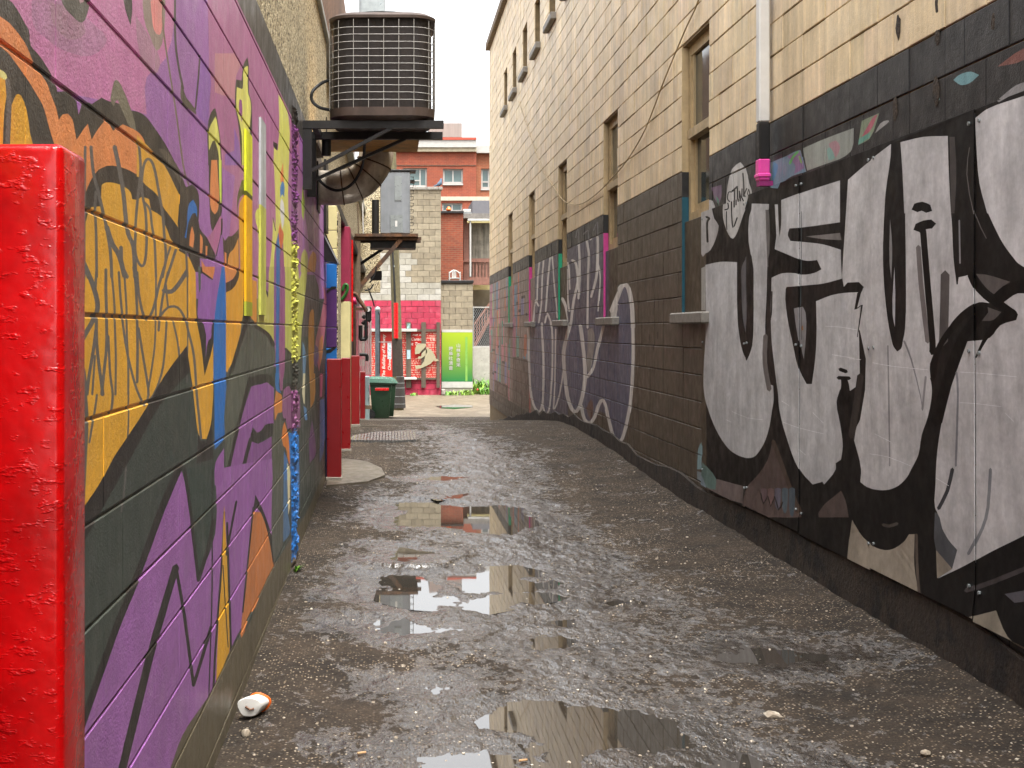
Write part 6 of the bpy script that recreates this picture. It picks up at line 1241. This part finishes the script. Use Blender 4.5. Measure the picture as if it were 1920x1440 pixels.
# apartment building
YP = 70; ap = empty('brick_apartments', (at(850, 0, YP).x, YP+5, -.8), 'orange brick apartment block with white cornice and white framed windows', 'building')
wn2 = [(756, 800.5, 315, 350.5, 2, 0), (830.5, 868, 316.5, 344, 1, 0), (828.5, 867, 380.5, 397, 1, 0), (902, 930, 316, 353.5, 1, 0)]
mb = MB(); us = sorted({700, 893, *[v for w in wn2[:3] for v in w[:2]]})
def pieces(x0, x1, y0, y1, Y, d, hs_, mat, name):
    mb = MB(); us = sorted({x0, x1, *[min(max(v, x0), x1) for h in hs_ for v in h[:2]]})
    for a, b in zip(us, us[1:]):
        if b-a < .01: continue
        ys_ = [(y0, y1)]
        for h in hs_:
            if h[0] < (a+b)/2 < h[1]: ys_ = [q for p_ in ys_ for q in ((p_[0], min(p_[1], h[2])), (max(p_[0], h[3]), p_[1])) if q[1]-q[0] > .01]
        for c, d_ in ys_: fbox(mb, a, b, c, d_, Y, d)
    return mb.build(name, mat, ap)
pieces(690, 893, 284, 700, YP, .4, wn2[:3], MT['redbrick'], 'brick_wall'); pieces(893.2, 990, 287, 700, YP+.6, .4, wn2[3:], brickmat('pale_brick', '#93502f', '#88492c', '#946d52', 1), 'brick_wall')
fb('back_mass', 690, 990, 286, 700, YP+1.6, 6, MT['conc'], ap)
fb('cornice', 690, 893.5, 257.5, 262, YP-.35, 2, M('red_flashing', '#a0402c', .5), ap); fb('cornice', 690, 893.5, 262, 276, YP-.3, 2, MT['whitef'], ap); fb('cornice', 690, 893.5, 276, 284, YP-.2, 1.5, M('cream_band', '#a59b84', .6), ap)
fb('cornice', 893.7, 990, 273, 286.5, YP+.3, 2, MT['whitef'], ap); fb('band', 690, 990, 368.5, 376, YP-.06, .05, M('pale_stone_band', '#aba18e', .6), ap); fb('brick_course', 690, 892, 309.5, 311, YP-.03, .028, MT['rust'], ap)
fb('penthouse', 805, 866, 231, 257, YP+2, 3, M('pale_grey_cladding', '#7f7a73', .6, 0, .06, 3, 0, streak=.1), ap)
gl2 = M('apartment_glass', '#4c5f5e', .08, 0, .3, 1.2, 0, spec=.8)
for x0, x1, y0, y1, nb, _ in wn2:
    Yw = YP+(.75 if x0 > 895 else .12); w = MB(); t = 3
    for a, b, c, d in ((x0, x0+t, y0, y1), (x1-t, x1, y0, y1), (x0+t, x1-t, y0, y0+t), (x0+t, x1-t, y1-t, y1)): fbox(w, a, b, c, d, Yw, .1)
    xm = (x0+x1)/2 if nb == 1 else x1-13; fbox(w, xm-1.2, xm+1.2, y0+t, y1-t, Yw+.01, .08)
    if nb == 2: fbox(w, x0+t, xm-1.2, y1-13, y1-11, Yw+.012, .07)
    if x0 > 895: fbox(w, x0+t, xm-1.2, y1-14, y1-11, Yw+.012, .07)
    wo_ = w.build('window', MT['whitef'], ap); fb('pane', x0+t, x1-t, y0+t, y1-t, Yw+.05, .02, gl2, wo_); fb('sill', x0-.5, x1+.5, y1+.1, y1+3, Yw-.2, .25, MT['whitef'], wo_)
# utility pole
YU = 38; up = empty('utility_pole', (at(744, 0, YU).x, YU, -.78), 'weathered wooden utility pole with red cable guard and black banded sleeve', 'pole')
b0, b1 = at(747, 763, YU), at(736, 180, YU)
MB().tube([(b0.x, YU, -.85), (at(743.5, 0, YU).x, YU, at(0, 600, YU).z), (at(739.5, 0, YU).x, YU, at(0, 470, YU).z), (b1.x-.05, YU, b1.z)], [.15, .135, .125, .105], 18).build('shaft', MT['pole'], up, smooth=True)
MB().tube([(at(748, 0, YU).x, YU, at(0, 765, YU).z), (at(747.5, 0, YU).x, YU, at(0, 706, YU).z)], [.185, .152], 20).build('sleeve', MT['tar'], up, smooth=True)
MB().tube([(at(746, 0, YU).x, YU, at(0, 705, YU).z), (at(744.5, 0, YU).x, YU, at(0, 636, YU).z)], [.153, .1425], 18).build('tarred_length', M('tarred_wood', '#2e251d', .6, 0, .25, 8, .2, streak=.3), up, smooth=True)
for y in (706, 718, 727, 743, 757): a = at(747.6, y, YU); MB().cyl((a.x, YU, a.z-.008), (a.x, YU, a.z+.008), .156+.034*(y-706)/59, n=20).build('band', MT['galv'], up)
MB().tube([(at(742.5, 0, YU).x, YU-.15, at(0, 634, YU).z), (at(742.3, 0, YU).x, YU-.15, at(0, 568, YU).z)], .062, 14).build('cable_guard', MT['redplastic'], up, smooth=True)
MB().tube([at(741, 568, YU-.16), at(739.5, 530, YU-.16), at(737.5, 500, YU-.15), at(735.5, 455, YU-.14)], .025, 8).build('cable', MT['rubber'], up, smooth=True)
MB().cyl(at(736.6, 500, YU-.12), at(739.6, 500, YU-.12), .045, n=10).build('clamp', MT['galv'], up)
# steel post with chain, notice, mesh
fp = empty('steel_post', (at(708, 0, 41).x, 41, -.78), 'slim dark grey steel fence post with pale cap before the pink wall', 'post')
MB().cyl((at(708, 0, 41).x, 41, -.85), (at(708, 0, 41).x, 41, at(0, 582, 41).z), .075, n=14).build('shaft', M('weathered_post_steel', '#4d565c', .5, .3, .25, 9, .1, streak=.3), fp, smooth=True)
b = bmesh.new(); bmesh.ops.create_uvsphere(b, u_segments=12, v_segments=8, radius=.085); mb = MB(); mb.merge(b, Matrix.Translation((at(708, 0, 41).x, 41, at(0, 580, 41).z))); mb.build('cap', MT['galv'], fp, smooth=True)
MB().tube([at(709.5, 585, 40.92), at(712, 590, 40.95), at(712.5, 640, 40.95), at(712, 700, 40.95)], .014, 6).build('chain', MT['black'], fp)
fb('notice_board', 726.5, 734, 643, 673, 40.9, .015, M('pale_notice', '#a9b7bb', .5, 0, .3, 25, 0, color2='#6d8086', c2s=20), None, label='pale hatched notice on the mesh beside the utility pole', cat='sign')
fb('notice_rail', 710, 737, 640.5, 642, 40.93, .03, MT['galv'], bpy.data.objects['steel_post'])
# bins
def bin_(x0, x1, ytop, ybot, Y, lab, red=False):
    a, b = at(x0, ybot, Y), at(x1, ytop, Y); W_, H = b.x-a.x, b.z-a.z; z0 = a.z; t = empty('wheelie_bin', ((a.x+b.x)/2, Y+.3, z0), lab, 'bin', 'green wheelie bins beside the path')
    D_ = .52; i = .06*W_/.5
    mb = MB(); lo = [(a.x+.02+i, Y+.05), (b.x-i*1.4, Y+.05), (b.x-i*1.4, Y+D_-.05), (a.x+.02+i, Y+D_-.05)]; hi = [(a.x+.03, Y), (b.x-.03, Y), (b.x-.03, Y+D_), (a.x+.03, Y+D_)]
    rings = [[mb.bm.verts.new((x, y, z)) for x, y in o] for o, z in ((lo, z0), (hi, z0+H*.84))]
    for k in range(4): mb.bm.faces.new((rings[0][k], rings[0][(k+1) % 4], rings[1][(k+1) % 4], rings[1][k]))
    mb.bm.faces.new(rings[0][::-1]); mb.bm.faces.new(rings[1]); bmesh.ops.bevel(mb.bm, geom=list(mb.bm.edges), offset=.02, segments=2, affect='EDGES', profile=.5); mb.build('body', MT['green'], t, smooth=True)
    MB().box(a.x+.005, b.x-.005, Y-.025, Y+D_+.02, z0+H*.80, z0+H*.855, .012).build('rim', MT['green'], t)
    mb = MB(); rg = [[mb.bm.verts.new(v) for v in ((x_, y_, z_)for x_, y_, z_ in o)] for o in ([(a.x-.01, Y-.035, z0+H*.86), (b.x+.02, Y-.035, z0+H*.84), (b.x+.02, Y+D_+.03, z0+H*.84), (a.x-.01, Y+D_+.03, z0+H*.86)], [(a.x+.0, Y-.01, z0+H*.95), (b.x-.05, Y-.01, z0+H*.93), (b.x-.05, Y+D_, z0+H*.93), (a.x+.0, Y+D_, z0+H*.95)], [(a.x+.06, Y+.08, z0+H), (b.x-.14, Y+.08, z0+H*.985), (b.x-.14, Y+D_-.08, z0+H*.985), (a.x+.06, Y+D_-.08, z0+H)])]
    for r0, r1 in zip(rg, rg[1:]):
        for k in range(4): mb.bm.faces.new((r0[k], r0[(k+1) % 4], r1[(k+1) % 4], r1[k]))
    mb.bm.faces.new(rg[0][::-1]); mb.bm.faces.new(rg[-1]); mb.build('lid', MT['lid'], t)
    MB().cyl((a.x-.03, Y+.06, z0+H*.9), (a.x-.03, Y+D_-.06, z0+H*.9), .015, n=8).build('handle', MT['darkplastic'], t)
    for yy in (Y-.03, Y+D_-.02):
        w = MB().cyl((a.x+.06, yy, z0+.10), (a.x+.06, yy+.05, z0+.10), .10, n=20).build('wheel', MT['rubber'], t); MB().cyl((a.x+.06, yy-.004, z0+.10), (a.x+.06, yy+.054, z0+.10), .05, n=14).build('hub', MT['darkplastic'], w)
    if red: MB().box(a.x+.16*W_/.6, b.x-.10, Y-.034, Y-.022, z0+H*.665, z0+H*.73, .004).build('red_strip', MT['redplastic'], t)
    return t
bin_(691, 737, 706, 784.5, 33, 'green wheelie bin with a red strip below its lid', True)
bin_(703, 745, 706.5, 781, 33.9, 'green wheelie bin half hidden behind the red striped bin')
fb('pale_cabinet', 684.5, 692.5, 706, 788, 32.2, .5, M('pale_blue_cabinet', '#8fa2a4', .4, 0, .15, 6, 0, streak=.2), None, .01, label='narrow pale blue grey cabinet at the left of the bins', cat='cabinet')
for y in (726, 745): fb('hinge', 691, 694, y, y+2, 32.17, .03, MT['galv'], bpy.data.objects['pale_cabinet'])
# plants in the yard
def tuft(name, cx_, Y, z, n, h, spread, mat, label):
    mb = MB()
    for k in range(n):
        a = rng.uniform(0, 6.28); L = h*rng.uniform(.5, 1.1); w = rng.uniform(.012, .03); p0 = Vector((cx_+rng.uniform(-spread, spread), Y+rng.uniform(-.25, .25), z)); le = Vector((math.cos(a), math.sin(a), 0)); s = Vector((-le.y, le.x, 0))*w
        p1 = p0+le*L*.25+Vector((0, 0, L*.6)); p2 = p0+le*L*.7+Vector((0, 0, L*rng.uniform(.7, 1)))
        mb.quad(p0-s*.6, p0+s*.6, p1+s, p1-s); mb.quad(p1-s, p1+s, p2+s*.1, p2-s*.1)
    return mb.build(name, mat, label=label, cat='plant')
lg = [M('leaf_a', '#5d8a30', .5, 0, .35, 12, 0), M('leaf_b', '#7a9a3a', .5, 0, .3, 12, 0)]
for k, (px, Y, h, sp_, n) in enumerate(((905, 48.1, .62, .32, 90), (893, 47.6, .42, .2, 60), (912, 47.2, .3, .25, 60), (862, 46.7, .2, .3, 50), (842, 46.75, .16, .2, 40), (878, 46.8, .22, .2, 40), (776, 46.3, .12, .12, 24))):
    tuft('yard_plant', at(px, 0, Y).x, Y, -.79, n, h, sp_, lg[k % 2], ['tall arching green plant against the whitewashed wall', 'leafy plant between the green poster and the whitewashed wall', 'low green plant in front of the tall arching plant', 'low weeds under the middle of the green poster', 'low weeds under the left edge of the green poster', 'low weeds under the right edge of the green poster', 'tiny grass tuft on gravel below the pink wall'][k])
fb('litter_scrap', 894, 897, 729, 732, 46.6, .08, MT['redplastic'], None, .01, label='bright red scrap of litter among the yard plants', cat='litter')
# far backdrop so the yard does not end in a void: plain houses left and right
for x0, x1, lab, c in ((-26, -9.2, 'plain brown brick house hidden left behind the block building', '#7d5a48'), (10, 34, 'plain grey house hidden right behind the tan building', '#8b867c')):
    MB().box(x0, x1, 60, 70, -.9, 8).build('back_house', M('back_house_render', c, .8, 0, .1, 2, 0), None, label=lab, cat='house')
